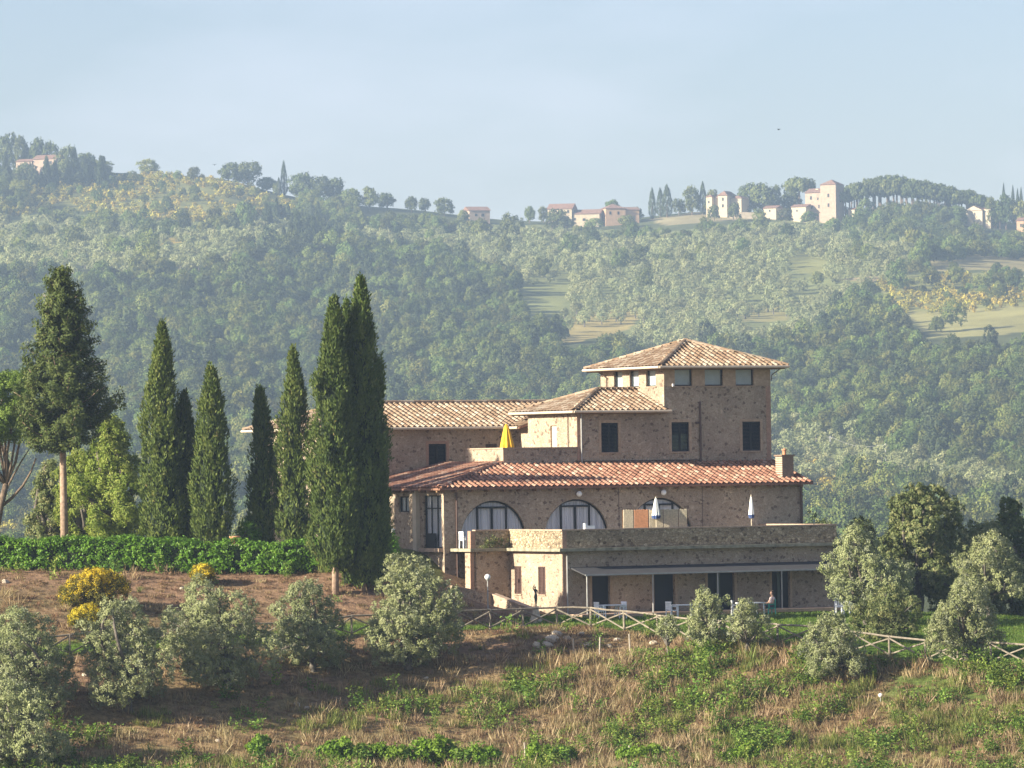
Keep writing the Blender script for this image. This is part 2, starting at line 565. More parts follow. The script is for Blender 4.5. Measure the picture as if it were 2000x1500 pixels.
CTRL = [(-34, 252, -2.6), (-21, 258, -1.8), (-14.6, 262, -1.5), (-8.1, 266, -1.28), (-5.6, 267, -1.2), (-3.5, 268, -1.12), (-.6, 270, -1.06), (2.84, 272, -1.0), (6.25, 270, -1.32),
        (9.7, 267.5, -1.7), (13.2, 264, -1.85), (18.3, 262, -2.4), (20, 261, -2.6), (23.6, 258, -2.75), (32, 255, -3.2),
        (2.5, 279.8, -.62), (8, 282.8, -.75), (18, 288.5, -.9), (24.6, 285, -1.2), (34, 285, -1.7), (15, 276, -1.2), (24, 272, -1.8),
        (-38, 270, 2.0), (-26, 271.5, 2.25), (-18, 272.5, 2.1), (-10.7, 273.2, 1.95), (-6.3, 275, 1.9), (-26, 290, 2.5), (-10, 290, 2.6), (-5.6, 288.5, 2.8), (-10, 310, 2.6), (-26, 310, 2.4), (-38, 300, 2.0),
        (-8.9, 270, .85), (-20, 267, .9), (-4.6, 275, 1.0), (-1.4, 277.2, -.1), (-2, 272.2, -.95), (-3.2, 280, .6), (0.2, 284, -.2), (-2.2, 283, .3), (-4, 284.6, 1.5), (-5.3, 286.6, 2.6),
        (-34, 246, -6.6), (-20, 250, -5.6), (-8, 252.5, -6.2), (4.7, 255, -6.1), (14, 253.5, -6.3), (24, 249, -6.2), (34, 246, -6.4),
        (-34, 240, -7.3), (-10, 245, -7.1), (10, 246, -7.15), (34, 240, -7.3),
        (0, 310, 0.0), (20, 312, -2.0), (40, 300, -3.5), (40, 330, -5), (0, 335, -2), (-40, 330, 0.5)]
_cp = np.array(CTRL, float)


def _phi(r2):
    return np.sqrt(r2 + 9.0)


_A = _phi(((_cp[:, None, :2] - _cp[None, :, :2]) ** 2).sum(-1))
_P = np.c_[np.ones(len(_cp)), _cp[:, :2]]
_S = np.block([[_A + np.eye(len(_cp)) * 0.02, _P], [_P.T, np.zeros((3, 3))]])
_sol = np.linalg.solve(_S, np.r_[_cp[:, 2], 0, 0, 0])


def near_h(x, y):
    x, y = np.asarray(x, float), np.asarray(y, float)
    sh = x.shape
    x, y = x.ravel(), y.ravel()
    o = np.empty(len(x))
    for i in range(0, len(x), 20000):
        a, b = x[i:i + 20000], y[i:i + 20000]
        r2 = (a[:, None] - _cp[None, :, 0]) ** 2 + (b[:, None] - _cp[None, :, 1]) ** 2
        o[i:i + 20000] = _phi(r2) @ _sol[:-3] + _sol[-3] + _sol[-2] * a + _sol[-1] * b
    return o.reshape(sh)


RIDGE_D, VALLEY_D, VALLEY_Z = 2800.0, 1248.0, -13.0
RIDGE = [(-700, 360), (-300, 345), (0, 330), (100, 333), (250, 338), (430, 346), (520, 372), (600, 390), (700, 402), (800, 408), (900, 420), (960, 428),
         (1060, 433), (1180, 431), (1260, 424), (1340, 414), (1450, 412), (1600, 422), (1700, 420), (1850, 424), (2000, 436), (2300, 450), (2700, 460)]
_rx = np.array([at(p, q, RIDGE_D)[0] / RIDGE_D for p, q in RIDGE])
_rz = np.array([at(p, q, RIDGE_D)[2] for p, q in RIDGE])
_fx = np.linspace(_rx[0], _rx[-1], 800)
_fz = np.interp(_fx, _rx, _rz)
_kern = np.hanning(33); _kern /= _kern.sum()
_fz = np.convolve(np.pad(_fz, 16, mode='edge'), _kern, mode='valid')
_rx, _rz = _fx, _fz


def far_h(x, y):
    zr = np.interp(x / np.maximum(y, 1), _rx, _rz)
    s = (y - VALLEY_D) / (RIDGE_D - VALLEY_D)
    up = VALLEY_Z + (zr - VALLEY_Z) * np.clip(s, 0, 1) ** 1.18
    und = (fbm(x / 256 + 3, y / 336 + 8, 3) - 0.5) * 35 * sstep(0.05, 0.35, s) * (1 - sstep(0.75, 0.98, s))
    down = zr - 0.1 * np.maximum(y - RIDGE_D, 0) - 0.00012 * np.maximum(y - RIDGE_D, 0) ** 2
    return np.where(s < 1, up + und, np.maximum(down, -10))


def H(x, y):
    x, y = np.asarray(x, float), np.asarray(y, float)
    n = near_h(np.clip(x, -42, 42), np.clip(y, 238, 336))
    n = n + (fbm(x / 2.2, y / 2.2, 3) - 0.5) * 0.35 * sstep(256, 264, y * 0 + 262) * np.where(y < 268, 1.0, 0.25)
    fall = -8.0 - 0.02 * np.abs(x)
    n = n * (1 - sstep(44, 110, np.abs(x))) + fall * sstep(44, 110, np.abs(x))
    f = far_h(x, y)
    w = sstep(318, 430, y)
    h = n * (1 - w) + f * w
    c = -7.3 + (12.4) * (1 - sstep(0, 85, y))
    w2 = sstep(225, 243, y)
    return c * (1 - w2) + h * w2


def gz(x, y):
    return float(H(np.array([x]), np.array([y]))[0])


def ground_hit(px, py, d0=244.0, d1=300.0):
    """the place on the bank seen at a photo pixel"""
    D = np.arange(d0, d1, 0.1)
    r = ray(px, py)
    p = CAMP[None] + r[None] * D[:, None]
    below = np.nonzero(p[:, 2] <= H(p[:, 0], p[:, 1]))[0]
    i = below[0] if len(below) else len(D) - 1
    q = p[i].copy()
    q[2] = gz(q[0], q[1])
    return q


def hill_hit(px, py, d0=1216.0, d1=2792.0):
    D = np.arange(d0, d1, 1.0)
    r = ray(px, py)
    p = CAMP[None] + r[None] * D[:, None]
    below = np.nonzero(p[:, 2] <= H(p[:, 0], p[:, 1]))[0]
    return p[below[0] if len(below) else -1]


def inside(px, py, poly):
    px, py = np.asarray(px), np.asarray(py)
    c = np.zeros(px.shape, bool)
    n = len(poly)
    for i in range(n):
        (x0, y0), (x1, y1) = poly[i], poly[i - 1]
        with np.errstate(divide='ignore', invalid='ignore'):
            c ^= ((y0 > py) != (y1 > py)) & (px < (x1 - x0) * (py - y0) / (y1 - y0 + 1e-9) + x0)
    return c


def proj_np(P):
    q = P - CAMP
    k = q @ _W
    return 1000 + F_PX * (q @ _R) / k, 750 - F_PX * (q @ _U) / k


# land use on the far hillside, outlined on the map as seen from the road
FIELDS = [([(1015, 545), (1060, 528), (1115, 535), (1112, 580), (1090, 615), (1025, 618)], (0.2, 0.21, 0.08)),
          ([(1080, 640), (1130, 616), (1200, 605), (1260, 606), (1232, 644), (1150, 664), (1085, 672)], (0.34, 0.27, 0.1)),
          ([(1518, 488), (1560, 475), (1615, 492), (1610, 535), (1560, 535)], (0.22, 0.22, 0.08)),
          ([(1770, 530), (1830, 480), (1940, 470), (2100, 482), (2100, 535), (1900, 525)], (0.27, 0.23, 0.11)),
          ([(1745, 602), (1830, 610), (2100, 585), (2100, 640), (1900, 658), (1815, 660)], (0.25, 0.23, 0.09)),
          ([(1435, 604), (1500, 592), (1550, 600), (1535, 626), (1450, 628)], (0.28, 0.25, 0.1)),
          ([(300, 468), (345, 462), (360, 474), (310, 480)], (0.36, 0.28, 0.08)),
          ([(615, 418), (650, 420), (692, 436), (660, 442), (615, 430)], (0.4, 0.3, 0.06)),
          ([(1260, 430), (1350, 416), (1480, 414), (1530, 420), (1440, 430), (1300, 440)], (0.26, 0.22, 0.12)),
          ([(1590, 470), (1680, 455), (1690, 462), (1600, 478)], (0.24, 0.22, 0.1)),
          ([(1650, 545), (1700, 538), (1740, 545), (1700, 552)], (0.3, 0.24, 0.14))]
BROOM = [[(40, 350), (150, 338), (260, 338), (420, 346), (560, 385), (565, 415), (400, 428), (200, 420), (60, 385)],
         [(1700, 545), (1850, 530), (2100, 540), (2100, 590), (1980, 600), (1760, 612)],
         [(0, 380), (60, 385), (100, 410), (0, 420)],
         [(1560, 905), (1640, 915), (1660, 960), (1600, 960)], [(-40, 960), (70, 970), (60, 1040), (-40, 1040)]]
GROVES = [[(-100, 420), (60, 410), (200, 425), (400, 432), (560, 420), (600, 440), (520, 475), (430, 500), (200, 520), (-100, 500)],
          [(620, 440), (700, 430), (1000, 440), (1300, 452), (1500, 430), (1640, 432), (1790, 470), (1770, 530), (1690, 565), (1570, 645), (1400, 655), (1260, 668), (1120, 640), (1010, 520), (860, 470)],
          [(1480, 795), (1560, 800), (1640, 815), (1800, 860), (2200, 930), (2200, 1000), (1960, 965), (1800, 935), (1680, 915), (1480, 905)]]
DARKWOOD = [[(490, 400), (620, 400), (640, 460), (560, 475), (500, 460)], [(0, 300), (130, 290), (230, 320), (200, 350), (0, 345)]]


def zone(px, py):
    """0 wood, 1 grove, 2 broom, 3+i field"""
    z = np.zeros(px.shape, int)
    jx, jy = (vnoise(px / 19, py / 13) - .5) * 18, (vnoise(px / 23 + 50, py / 11) - .5) * 9
    for g in GROVES: z[inside(px + jx, py + jy, g)] = 1
    for b in BROOM: z[inside(px + jx, py + jy, b)] = 2
    for i, (f, c) in enumerate(FIELDS): z[inside(px + jx * .5, py + jy * .5, f)] = 3 + i
    return z


LAWN_EDGE = [(-34, 252), (-21, 258.4), (-14.6, 262.3), (-8.1, 266.2), (-3.5, 268.2), (-.6, 270.2), (2.84, 272.1), (6.25, 270.2), (9.7, 267.7), (13.2, 264.2), (18.3, 262.1), (20, 261.1), (23.6, 258.1), (34, 254)]


def lawn_mask(x, y):
    e = np.array(LAWN_EDGE)
    front = np.interp(x, e[:, 0], e[:, 1])
    top = np.where(x < -4, front + 1.3, np.where(x < 2.0, front + 1.6 + (x + 4) * 0.8, 300))
    return sstep(-.3, .3, y - front) * (1 - sstep(-.3, .5, y - top))


def build_ground():
    ys = np.concatenate([np.arange(-80, 225, 9.0), np.arange(225, 310, 0.42), np.arange(310, 430, 5.0), np.arange(430, 1220, 25.0), np.arange(1220, 2815, 5.7), np.arange(2815, 4200, 60.0)])
    ss = np.linspace(-1, 1, 331)
    ss = np.sign(ss) * (0.35 * np.abs(ss) + 0.65 * np.abs(ss) ** 2.2)
    Y = np.repeat(ys[:, None], len(ss), 1)
    X = ss[None] * (0.26 * np.maximum(Y, 0) + 60)
    Z = H(X, Y)
    P = np.stack([X, Y, Z], -1).reshape(-1, 3)
    ny, nx = len(ys), len(ss)
    idx = np.arange(ny * nx).reshape(ny, nx)
    fc = np.stack([idx[:-1, :-1], idx[:-1, 1:], idx[1:, 1:], idx[1:, :-1]], -1).reshape(-1, 4)
    me = bpy.data.meshes.new('ground')
    me.vertices.add(len(P)); me.vertices.foreach_set('co', P.astype(np.float32).ravel())
    me.loops.add(fc.size); me.loops.foreach_set('vertex_index', fc.astype(np.int32).ravel())
    me.polygons.add(len(fc)); me.polygons.foreach_set('loop_start', np.arange(0, fc.size, 4, dtype=np.int32))
    me.polygons.foreach_set('use_smooth', np.ones(len(fc), dtype=bool))
    me.update(calc_edges=True)
    x, y = P[:, 0], P[:, 1]
    n1, n2 = fbm(x / 3.1, y / 3.1, 4), fbm(x / 9 + 40, y / 9, 3)
    soil = np.array([0.25, 0.158, 0.103]); dry = np.array([0.25, 0.18, 0.095]); grn = np.array([0.095, 0.125, 0.035]); lawn = np.array([0.1, 0.17, 0.03])
    col = soil[None] * np.ones((len(P), 1))
    wd = sstep(0.42, 0.62, n1 * .5 + n2 * .5 + 0.12 * sstep(0, 6, x))[:, None]
    col = col * (1 - wd) + dry * wd
    wg = (sstep(0.5, 0.68, fbm(x / 5 + 9, y / 4 + 3, 4)) * (0.35 + 0.65 * sstep(-8, 6, x)) * (1 - sstep(264, 270, y)))[:, None]
    col = col * (1 - wg) + grn * wg
    wl = lawn_mask(x, y)[:, None]
    wl = np.maximum(wl, ((y > 274.5) & (x < -4.0))[:, None] * 0.6)
    col = col * (1 - wl) + lawn * wl
    wn_ = (1 - sstep(236, 250, y))[:, None]
    col = col * (1 - wn_) + np.array([0.2, 0.19, 0.07]) * wn_
    far = y > 318
    pf = P[far]
    px, py = proj_np(pf)
    zn = zone(px, py)
    cf = np.tile(np.array([[0.075, 0.085, 0.035]]), (len(pf), 1))
    cf[zn == 1] = (0.17, 0.185, 0.075)
    cf[zn == 2] = (0.2, 0.2, 0.07)
    for i, (f, c) in enumerate(FIELDS): cf[zn == 3 + i] = c
    cf *= (0.5 + 0.55 * fbm(pf[:, 0] / 40, pf[:, 1] / 30, 3) + 0.5 * fbm(pf[:, 0] / 9, pf[:, 1] / 7, 3))[:, None]
    col[far] = cf
    ca = me.color_attributes.new('tint', 'FLOAT_COLOR', 'POINT')
    ca.data.foreach_set('color', np.c_[col, np.ones(len(col))].astype(np.float32).ravel())
    m, nt, b, out = new_mat('earth_and_grass')
    a = nd(nt, 'ShaderNodeAttribute', attribute_name='tint')
    g = nd(nt, 'ShaderNodeNewGeometry')
    n = noise(nt, 3.0, 8, 0.72, g.outputs['Position'])
    r = ramp(nt, [(0.32, (0.5, 0.48, 0.46)), (0.7, (1.5, 1.48, 1.42))])
    nt.links.new(n.outputs[0], r.inputs[0])
    nt.links.new(mixc(nt, 1.0, a.outputs['Color'], r.outputs[0], 'MULTIPLY'), b.inputs['Base Color'])
    b.inputs['Roughness'].default_value = 1.0
    b.inputs['Specular IOR Level'].default_value = 0.05
    bp = nd(nt, 'ShaderNodeBump')
    bp.inputs['Strength'].default_value = 0.8
    bp.inputs['Distance'].default_value = 0.2
    nt.links.new(n.outputs[0], bp.inputs['Height'])
    nt.links.new(bp.outputs[0], b.inputs['Normal'])
    o = link('ground', me, m)
    o['kind'] = 'structure'
    o['label'] = 'brown grassy bank, lawn and far hillside'
    return o


ground = build_ground()

# ------------------------------------------------------------------ the villa
house = empty('stone_villa', HOUSE, THETA)
tag(house, 'large tan stone villa with square tower, terracotta tile roofs and arched terrace windows', 'house')


def FR(v0): return lambda a, d, z: (a, v0 + d, z)
def LE(u0): return lambda a, d, z: (u0 + d, a, z)


def wall(mb, Mp, a0, a1, z0, z1, ops=(), depth=0.3):
    br = {a0, a1}
    for o in ops:
        br |= {o['a0'], o['a1']}
        if 'R' in o:
            for k in range(1, 24):
                br.add(o['cx'] - o['R'] * math.cos(math.pi * k / 24))
    br = sorted(b for b in br if a0 - 1e-6 <= b <= a1 + 1e-6)

    def top(o, a):
        if 'R' in o:
            return o['cz'] + math.sqrt(max(0, o['R'] ** 2 - (a - o['cx']) ** 2))
        return o['z1']
    for p, q in zip(br, br[1:]):
        if q - p < 1e-5: continue
        mid = (p + q) / 2
        mine = sorted([o for o in ops if o['a0'] < mid < o['a1']], key=lambda o: o['z0'])
        lo = (z0, z0)
        for o in mine:
            if o['z0'] > lo[0] + 1e-4:
                mb.add([Mp(p, 0, lo[0]), Mp(q, 0, lo[1]), Mp(q, 0, o['z0']), Mp(p, 0, o['z0'])], [(0, 1, 2, 3)])
            lo = (top(o, p), top(o, q))
            mb.add([Mp(p, 0, lo[0]), Mp(q, 0, lo[1]), Mp(q, depth, lo[1]), Mp(p, depth, lo[0])], [(0, 1, 2, 3)])
            mb.add([Mp(p, 0, o['z0']), Mp(q, 0, o['z0']), Mp(q, depth, o['z0']), Mp(p, depth, o['z0'])], [(3, 2, 1, 0)])
        mb.add([Mp(p, 0, lo[0]), Mp(q, 0, lo[1]), Mp(q, 0, z1), Mp(p, 0, z1)], [(0, 1, 2, 3)])
    for o in ops:
        for a in (o['a0'], o['a1']):
            t = top(o, a)
            if t > o['z0']:
                mb.add([Mp(a, 0, o['z0']), Mp(a, depth, o['z0']), Mp(a, depth, t), Mp(a, 0, t)], [(0, 1, 2, 3)])


def rect(a0, a1, z0, z1): return dict(a0=a0, a1=a1, z0=z0, z1=z1)


def shutters(Mp, a0, a1, z0, z1, mat, name='shutter', depth=0.14):
    """a pair of louvred leaves closed in the opening"""
    mid = (a0 + a1) / 2
    for p, q in ((a0, mid - .008), (mid + .008, a1)):
        mb = MB()
        mb.box(p, p + .06, depth, depth + .05, z0, z1, Mp).box(q - .06, q, depth, depth + .05, z0, z1, Mp)
        mb.box(p + .06, q - .06, depth, depth + .05, z0, z0 + .08, Mp).box(p + .06, q - .06, depth, depth + .05, z1 - .08, z1, Mp)
        n = max(4, int((z1 - z0 - .16) / .075))
        for k in range(n):
            zz = z0 + .08 + (z1 - z0 - .16) * (k + .5) / n
            mb.add([Mp(p + .06, depth + .002, zz - .042), Mp(q - .06, depth + .002, zz - .042), Mp(q - .06, depth + .045, zz + .03), Mp(p + .06, depth + .045, zz + .03)], [(0, 1, 2, 3)])
        mb.build(name, mat, house)


def surround(Mp, a0, a1, z0, z1, mat=None, w=.16, sill=True):
    mb = MB()
    mb.box(a0 - w, a0, -.02, .02, z0, z1 + w, Mp).box(a1, a1 + w, -.02, .02, z0, z1 + w, Mp).box(a0, a1, -.02, .02, z1, z1 + w, Mp)
    mb.build('brick_surround', mat or M['brick'], house)
    if sill:
        MB().box(a0 - .12, a1 + .12, -.07, .12, z0 - .07, z0, Mp).build('sill', M['coping'], house)


def glazed(Mp, a0, a1, z0, z1, mull=1, behind='blind', transom=None, depth=0.12, name='window', w=.06):
    fr_ = MB()
    fr_.box(a0, a0 + w, depth, depth + .07, z0, z1, Mp).box(a1 - w, a1, depth, depth + .07, z0, z1, Mp)
    fr_.box(a0 + w, a1 - w, depth, depth + .07, z0, z0 + w, Mp).box(a0 + w, a1 - w, depth, depth + .07, z1 - w, z1, Mp)
    xs = [a0 + w] + [a0 + (a1 - a0) * k / mull for k in range(1, mull)] + [a1 - w]
    for x in xs[1:-1]:
        fr_.box(x - w / 2, x + w / 2, depth + .004, depth + .066, z0 + w, z1 - w, Mp)
    if transom:
        fr_.box(a0 + w, a1 - w, depth + .008, depth + .062, transom - w / 2, transom + w / 2, Mp)
    o = fr_.build(name, M['dark'], house)
    for x0, x1 in zip(xs, xs[1:]):
        zs = [z0 + w, z1 - w] if not transom else [z0 + w, transom, z1 - w]
        for q0, q1 in zip(zs, zs[1:]):
            MB().box(x0, x1, depth + .03, depth + .036, q0, q1, Mp).build('pane', M['glass'], o)
    if behind:
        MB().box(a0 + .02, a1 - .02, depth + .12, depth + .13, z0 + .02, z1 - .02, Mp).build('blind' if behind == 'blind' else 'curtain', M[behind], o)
    return o


# --- levels and setbacks (metres): u along the front, v away from the terrace front
VF, VU, VW = 7.6, 11.1, 18.2
UF, UU, UT, UTR = -2.95, 7.4, 13.05, 20.05

# ground floor block under the terrace
g = MB()
doors = [(1.78, 2.88), (5.6, 6.9), (8.95, 10.63), (13.0, 14.14)]
dops = [rect(a, b, -.6, 1.38) for a, b in doors]
wall(g, FR(0), 0, 17.0, -1.6, 2.75, dops)
slits = [(1.83, 2.61), (4.43, 5.17)]
wall(g, LE(0), 0, 5.7, -1.6, 2.75, [rect(a, b, .42, 1.9) for a, b in slits])
wall(g, FR(5.7), -2.4, 0, -1.6, 2.75)
g.box(-2.4, -2.05, 5.7, 6.3, -1.6, 2.75)
g.add([(17.0, 0, -1.6), (17.0, 7.6, -1.6), (17.0, 7.6, 2.75), (17.0, 0, 2.75)], [(0, 1, 2, 3)])
g.build('ground_floor_wall', M['stone'], house)
g = MB()
for (a, b) in doors[:2]:
    m_ = (a + b) / 2
    MB().box(a, b, .2, .26, -.6, 1.38, FR(0)).build('door', M['darkshutter'], house)
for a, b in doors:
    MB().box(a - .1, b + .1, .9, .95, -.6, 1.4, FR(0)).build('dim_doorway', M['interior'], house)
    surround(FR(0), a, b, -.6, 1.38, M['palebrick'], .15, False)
for (a, b) in doors[2:]:
    w = (b - a)
    MB().box(a, a + w * .33, .18, .23, -.6, 1.38, FR(0)).build('door', M['darkshutter'], house)
    MB().box(a + w * .36, a + w * .5, .1, .16, -.6, 1.36, FR(0)).build('open_door_leaf', M['greendoor'], house)
    MB().box(a + w * .52, b, .18, .23, -.6, 1.38, FR(0)).build('door', M['darkshutter'], house)
for a, b in slits:
    shutters(LE(0), a, b, .42, 1.9, M['shutter'], depth=.05)
    MB().box(a - .05, b + .05, -.06, .1, .36, .42, LE(0)).build('sill', M['coping'], house)
MB().box(0, .3, -.02, .02, -1.6, 2.6, FR(0)).build('brick_corner', M['brick'], house)
MB().box(0.02, .3, -.02, .02, -1.6, 2.6, LE(0)).build('brick_corner', M['palebrick'], house)
MB().box(-2.42, -2.2, -.02, .02, -1.2, 2.7, FR(5.7)).build('brick_corner', M['brick'], house)

# terrace: slab, floor, parapet with coping
s = MB()
s.box(-.4, 17.55, -.45, 7.55, 2.72, 2.88).box(-2.6, -.401, 5.32, 7.55, 2.72, 2.88)
s.build('terrace_slab', M['slab'], house)
MB().box(.2, 17.1, .2, 7.58, 2.885, 2.95).build('terrace_floor', M['floor'], house)
p = MB()
p.box(0, 17.2, 0, .28, 2.884, 3.8).box(16.92, 17.2, .281, 7.5, 2.884, 3.8)
p.box(0, .28, .281, 5.7, 2.884, 3.8).box(-2.1, 0, 5.7, 5.98, 2.884, 3.8)
p.build('parapet', M['parapet'], house)
MB().box(-2.38, -2.1, 5.69, 6.02, 2.884, 3.82).build('brick_pier', M['brick'], house)
c = MB()
c.box(-.04, 17.24, -.04, .32, 3.8, 3.88).box(16.88, 17.24, .321, 7.5, 3.8, 3.88).box(-.04, .32, .321, 5.66, 3.8, 3.88).box(-2.1, .32, 5.661, 6.02, 3.802, 3.882)
c.build('coping', M['coping'], house)
MB().box(0, .26, -.015, .02, 2.89, 3.79, FR(0)).build('brick_corner', M['brick'], house)

# first floor with the three arched openings
arches = [.1, 5.3, 10.62]
AR, AZ = 2.02, 3.4
aops = [dict(a0=cx - AR, a1=cx + AR, z0=2.95, cx=cx, cz=AZ, R=AR) for cx in arches]
f = MB()
wall(f, FR(VF), UF, 19.8, -1.5, 6.2, aops, .24)
ld, lw = (7.85, 9.9), (11.55, 12.75)
wall(f, LE(UF), VF, VW, -1.5, 6.2, [rect(ld[0], ld[1], 2.9, 5.75), rect(lw[0], lw[1], 4.85, 5.7)])
f.add([(19.8, VF, -1.5), (19.8, 22, -1.5), (19.8, 22, 6.2), (19.8, VF, 6.2)], [(0, 1, 2, 3)])
f.build('first_floor_wall', M['stone'], house)
for cx in arches:
    Mp = FR(VF + .2)
    fr_ = MB()
    pts = [Mp(cx + (AR - .04) * math.cos(t), -.02, AZ + (AR - .04) * math.sin(t)) for t in np.linspace(0, math.pi, 25)]
    fr_.tube(pts, .055, 6)
    for x in (-.9, 0, .88):
        fr_.box(cx + x - .05, cx + x + .05, -.05, .03, 2.96, 5.05 if x == 0 else AZ + math.sqrt(AR ** 2 - x * x) - .06, Mp)
    fr_.box(cx - .85, cx + .83, -.052, .028, 5.0, 5.1, Mp).box(cx - .85, cx + .83, -.052, .028, 2.955, 3.06, Mp)
    win = fr_.build('arched_window', M['dark'], house)
    tops = lambda x: AZ + math.sqrt(max(0, (AR - .05) ** 2 - (x) ** 2))
    for x0, x1, z0, zc in ((-AR + .06, -.95, 2.96, None), (-.85, -.05, 3.06, 5.0), (.05, .83, 3.06, 5.0), (.93, AR - .06, 2.96, None), (-.85, .83, 5.1, None)):
        gl = MB()
        xs = np.linspace(x0, x1, 9)
        for a, b in zip(xs, xs[1:]):
            za, zb = (zc, zc) if zc else (max(z0, tops(a)), max(z0, tops(b)))
            gl.add([Mp(cx + a, .01, z0), Mp(cx + b, .01, z0), Mp(cx + b, .01, zb), Mp(cx + a, .01, za)], [(0, 1, 2, 3)])
        gl.build('pane', M['glass'], win)
    cu = MB()
    xs = np.linspace(-AR - .1, AR + .1, 90)
    w_ = [.1 + .05 * math.sin(k * 1.9) + .02 * math.sin(k * .7) for k in range(90)]
    for k in range(89):
        cu.add([Mp(cx + xs[k], w_[k], 2.95), Mp(cx + xs[k + 1], w_[k + 1], 2.95), Mp(cx + xs[k + 1], w_[k + 1], 5.5), Mp(cx + xs[k], w_[k], 5.5)], [(0, 1, 2, 3)])
    cu.build('curtain', M['curtain'], win)
for a in (7.95, 13.3):
    MB().box(a, a + .03, -.012, .01, 2.96, 6.15, FR(VF)).build('wall_joint', M['pipe'], house)
glazed(LE(UF), ld[0], ld[1], 2.9, 5.75, mull=3, behind='curtain', transom=5.05, name='glass_door')
MB().box(ld[0] + .9, ld[1] - .06, .1, .14, 2.96, 3.7, LE(UF)).build('door_panel', M['dark'], house)
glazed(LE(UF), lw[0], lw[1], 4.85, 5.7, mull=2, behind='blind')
MB().box(UF - .22, UF, 10.35, 10.75, 1.5, 6.0).build('pilaster', M['render'], house)
MB().box(UF - .3, UF, ld[0] - .15, ld[1] + .15, 2.7, 2.9).build('door_step', M['coping'], house)

# upper floor and tower
wn_f = [(8.95, 10.05), (13.5, 14.65), (18.15, 19.35)]
tw_f = [(13.75, 14.9), (15.72, 16.92), (17.75, 18.95)]
tw_l = [(12.0, 13.05), (13.85, 14.85), (15.65, 16.6)]
b = MB()
wall(b, FR(VU), UU, UT, 6.6, 10.35, [rect(*wn_f[0], 7.96, 9.6)])
wall(b, FR(VU), UT, UTR, 6.6, 12.72, [rect(*w, 7.96, 9.6) for w in wn_f[1:]] + [rect(*w, 11.63, 12.58) for w in tw_f])
wall(b, LE(UU), VU, 16.6, 6.6, 10.35, [rect(13.35, 14.05, 7.8, 9.5)])
wall(b, LE(UT), VU, 18.1, 10.0, 12.72, [rect(*w, 11.63, 12.58) for w in tw_l])
b.add([(UTR, VU, 5), (UTR, 18.1, 5), (UTR, 18.1, 12.72), (UTR, VU, 12.72)], [(0, 1, 2, 3)])
b.add([(UT, 18.1, 9), (UTR, 18.1, 9), (UTR, 18.1, 12.72), (UT, 18.1, 12.72)], [(0, 1, 2, 3)])
b.add([(UU, 16.6, 6.6), (UT, 16.6, 6.6), (UT, 16.6, 10.35), (UU, 16.6, 10.35)], [(0, 1, 2, 3)])
wall(b, LE(UU + .05), 16.6, VW, 6.6, 9.5)
b.build('upper_floor_wall', M['stone'], house)
for w in wn_f:
    shutters(FR(VU), *w, 7.96, 9.6, M['darkshutter'], depth=.06)
    surround(FR(VU), *w, 7.96, 9.6, M['palebrick'])
for w in tw_f:
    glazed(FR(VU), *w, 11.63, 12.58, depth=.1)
    MB().box(w[0] - .1, w[1] + .1, -.06, .1, 11.57, 11.63, FR(VU)).build('sill', M['coping'], house)
for w in tw_l:
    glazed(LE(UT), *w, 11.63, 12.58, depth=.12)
    MB().box(w[0] - .1, w[1] + .1, -.06, .1, 11.57, 11.63, LE(UT)).build('sill', M['coping'], house)
xs = [UT] + [x for w in tw_f for x in (w[0] - .001, w[1] + .001)] + [UTR]
for k in range(0, len(xs), 2):
    MB().box(xs[k], xs[k + 1], -.02, .02, 11.63, 12.7, FR(VU)).build('brick_band', M['palebrick'], house)
MB().box(13.35, 14.05, .1, .15, 7.8, 9.5, LE(UU)).build('pale_shutter', M['render'], house)
MB().box(UTR - .3, UTR, -.022, .02, 7.2, 11.6, FR(VU)).build('brick_corner', M['brick'], house)
MB().box(UU, UU + .28, -.022, .02, 7.2, 10.3, FR(VU)).build('brick_corner', M['brick'], house)

# roof terrace parapet
UP = 2.72
t = MB()
t.box(UP, UU - .01, VU, VU + .22, 6.7, 8.22).box(UP, UP + .22, VU + .221, 15.4, 6.7, 8.22)
t.build('roof_terrace_parapet', M['stone'], house)
MB().box(UP - .05, UU - .01, VU - .05, VU + .27, 8.22, 8.29).box(UP - .05, UP + .27, VU + .271, 15.4, 8.22, 8.29).build('coping', M['coping'], house)
MB().box(UP + .2, UU, VU + .2, VW, 7.3, 7.38).build('roof_terrace_floor', M['floor'], house)
MB().box(UP - .02, UP + .24, -.02, .02, 7.2, 8.2, FR(VU)).build('brick_corner', M['palebrick'], house)

# rear wing
w_ = MB()
UWL, VWB = -5.1, 25.9
wall(w_, FR(VW), UWL, UT, 0, 9.5, [rect(1.9, 3.02, 6.9, 8.58), rect(5.55, 6.3, 7.4, 8.55)])
wall(w_, LE(UWL), VW, VWB, 0, 9.5, [rect(20.6, 21.5, 6.9, 8.5), rect(23.2, 24.2, 6.9, 8.5), rect(20.6, 21.5, 3.4, 5.0)])
w_.add([(UWL, VWB, 0), (UT, VWB, 0), (UT, VWB, 9.5), (UWL, VWB, 9.5)], [(0, 1, 2, 3)])
w_.build('rear_wing_wall', M['stone'], house)
shutters(FR(VW), 1.9, 3.02, 6.9, 8.58, M['darkshutter'], depth=.06)
surround(FR(VW), 1.9, 3.02, 6.9, 8.58, M['brick'], .16, False)
shutters(FR(VW), 5.55, 6.3, 7.4, 8.55, M['shutter'], depth=.06)
for a0, a1, z0, z1 in ((20.6, 21.5, 6.9, 8.5), (23.2, 24.2, 6.9, 8.5), (20.6, 21.5, 3.4, 5.0)):
    shutters(LE(UWL), a0, a1, z0, z1, M['darkshutter'], depth=.06)


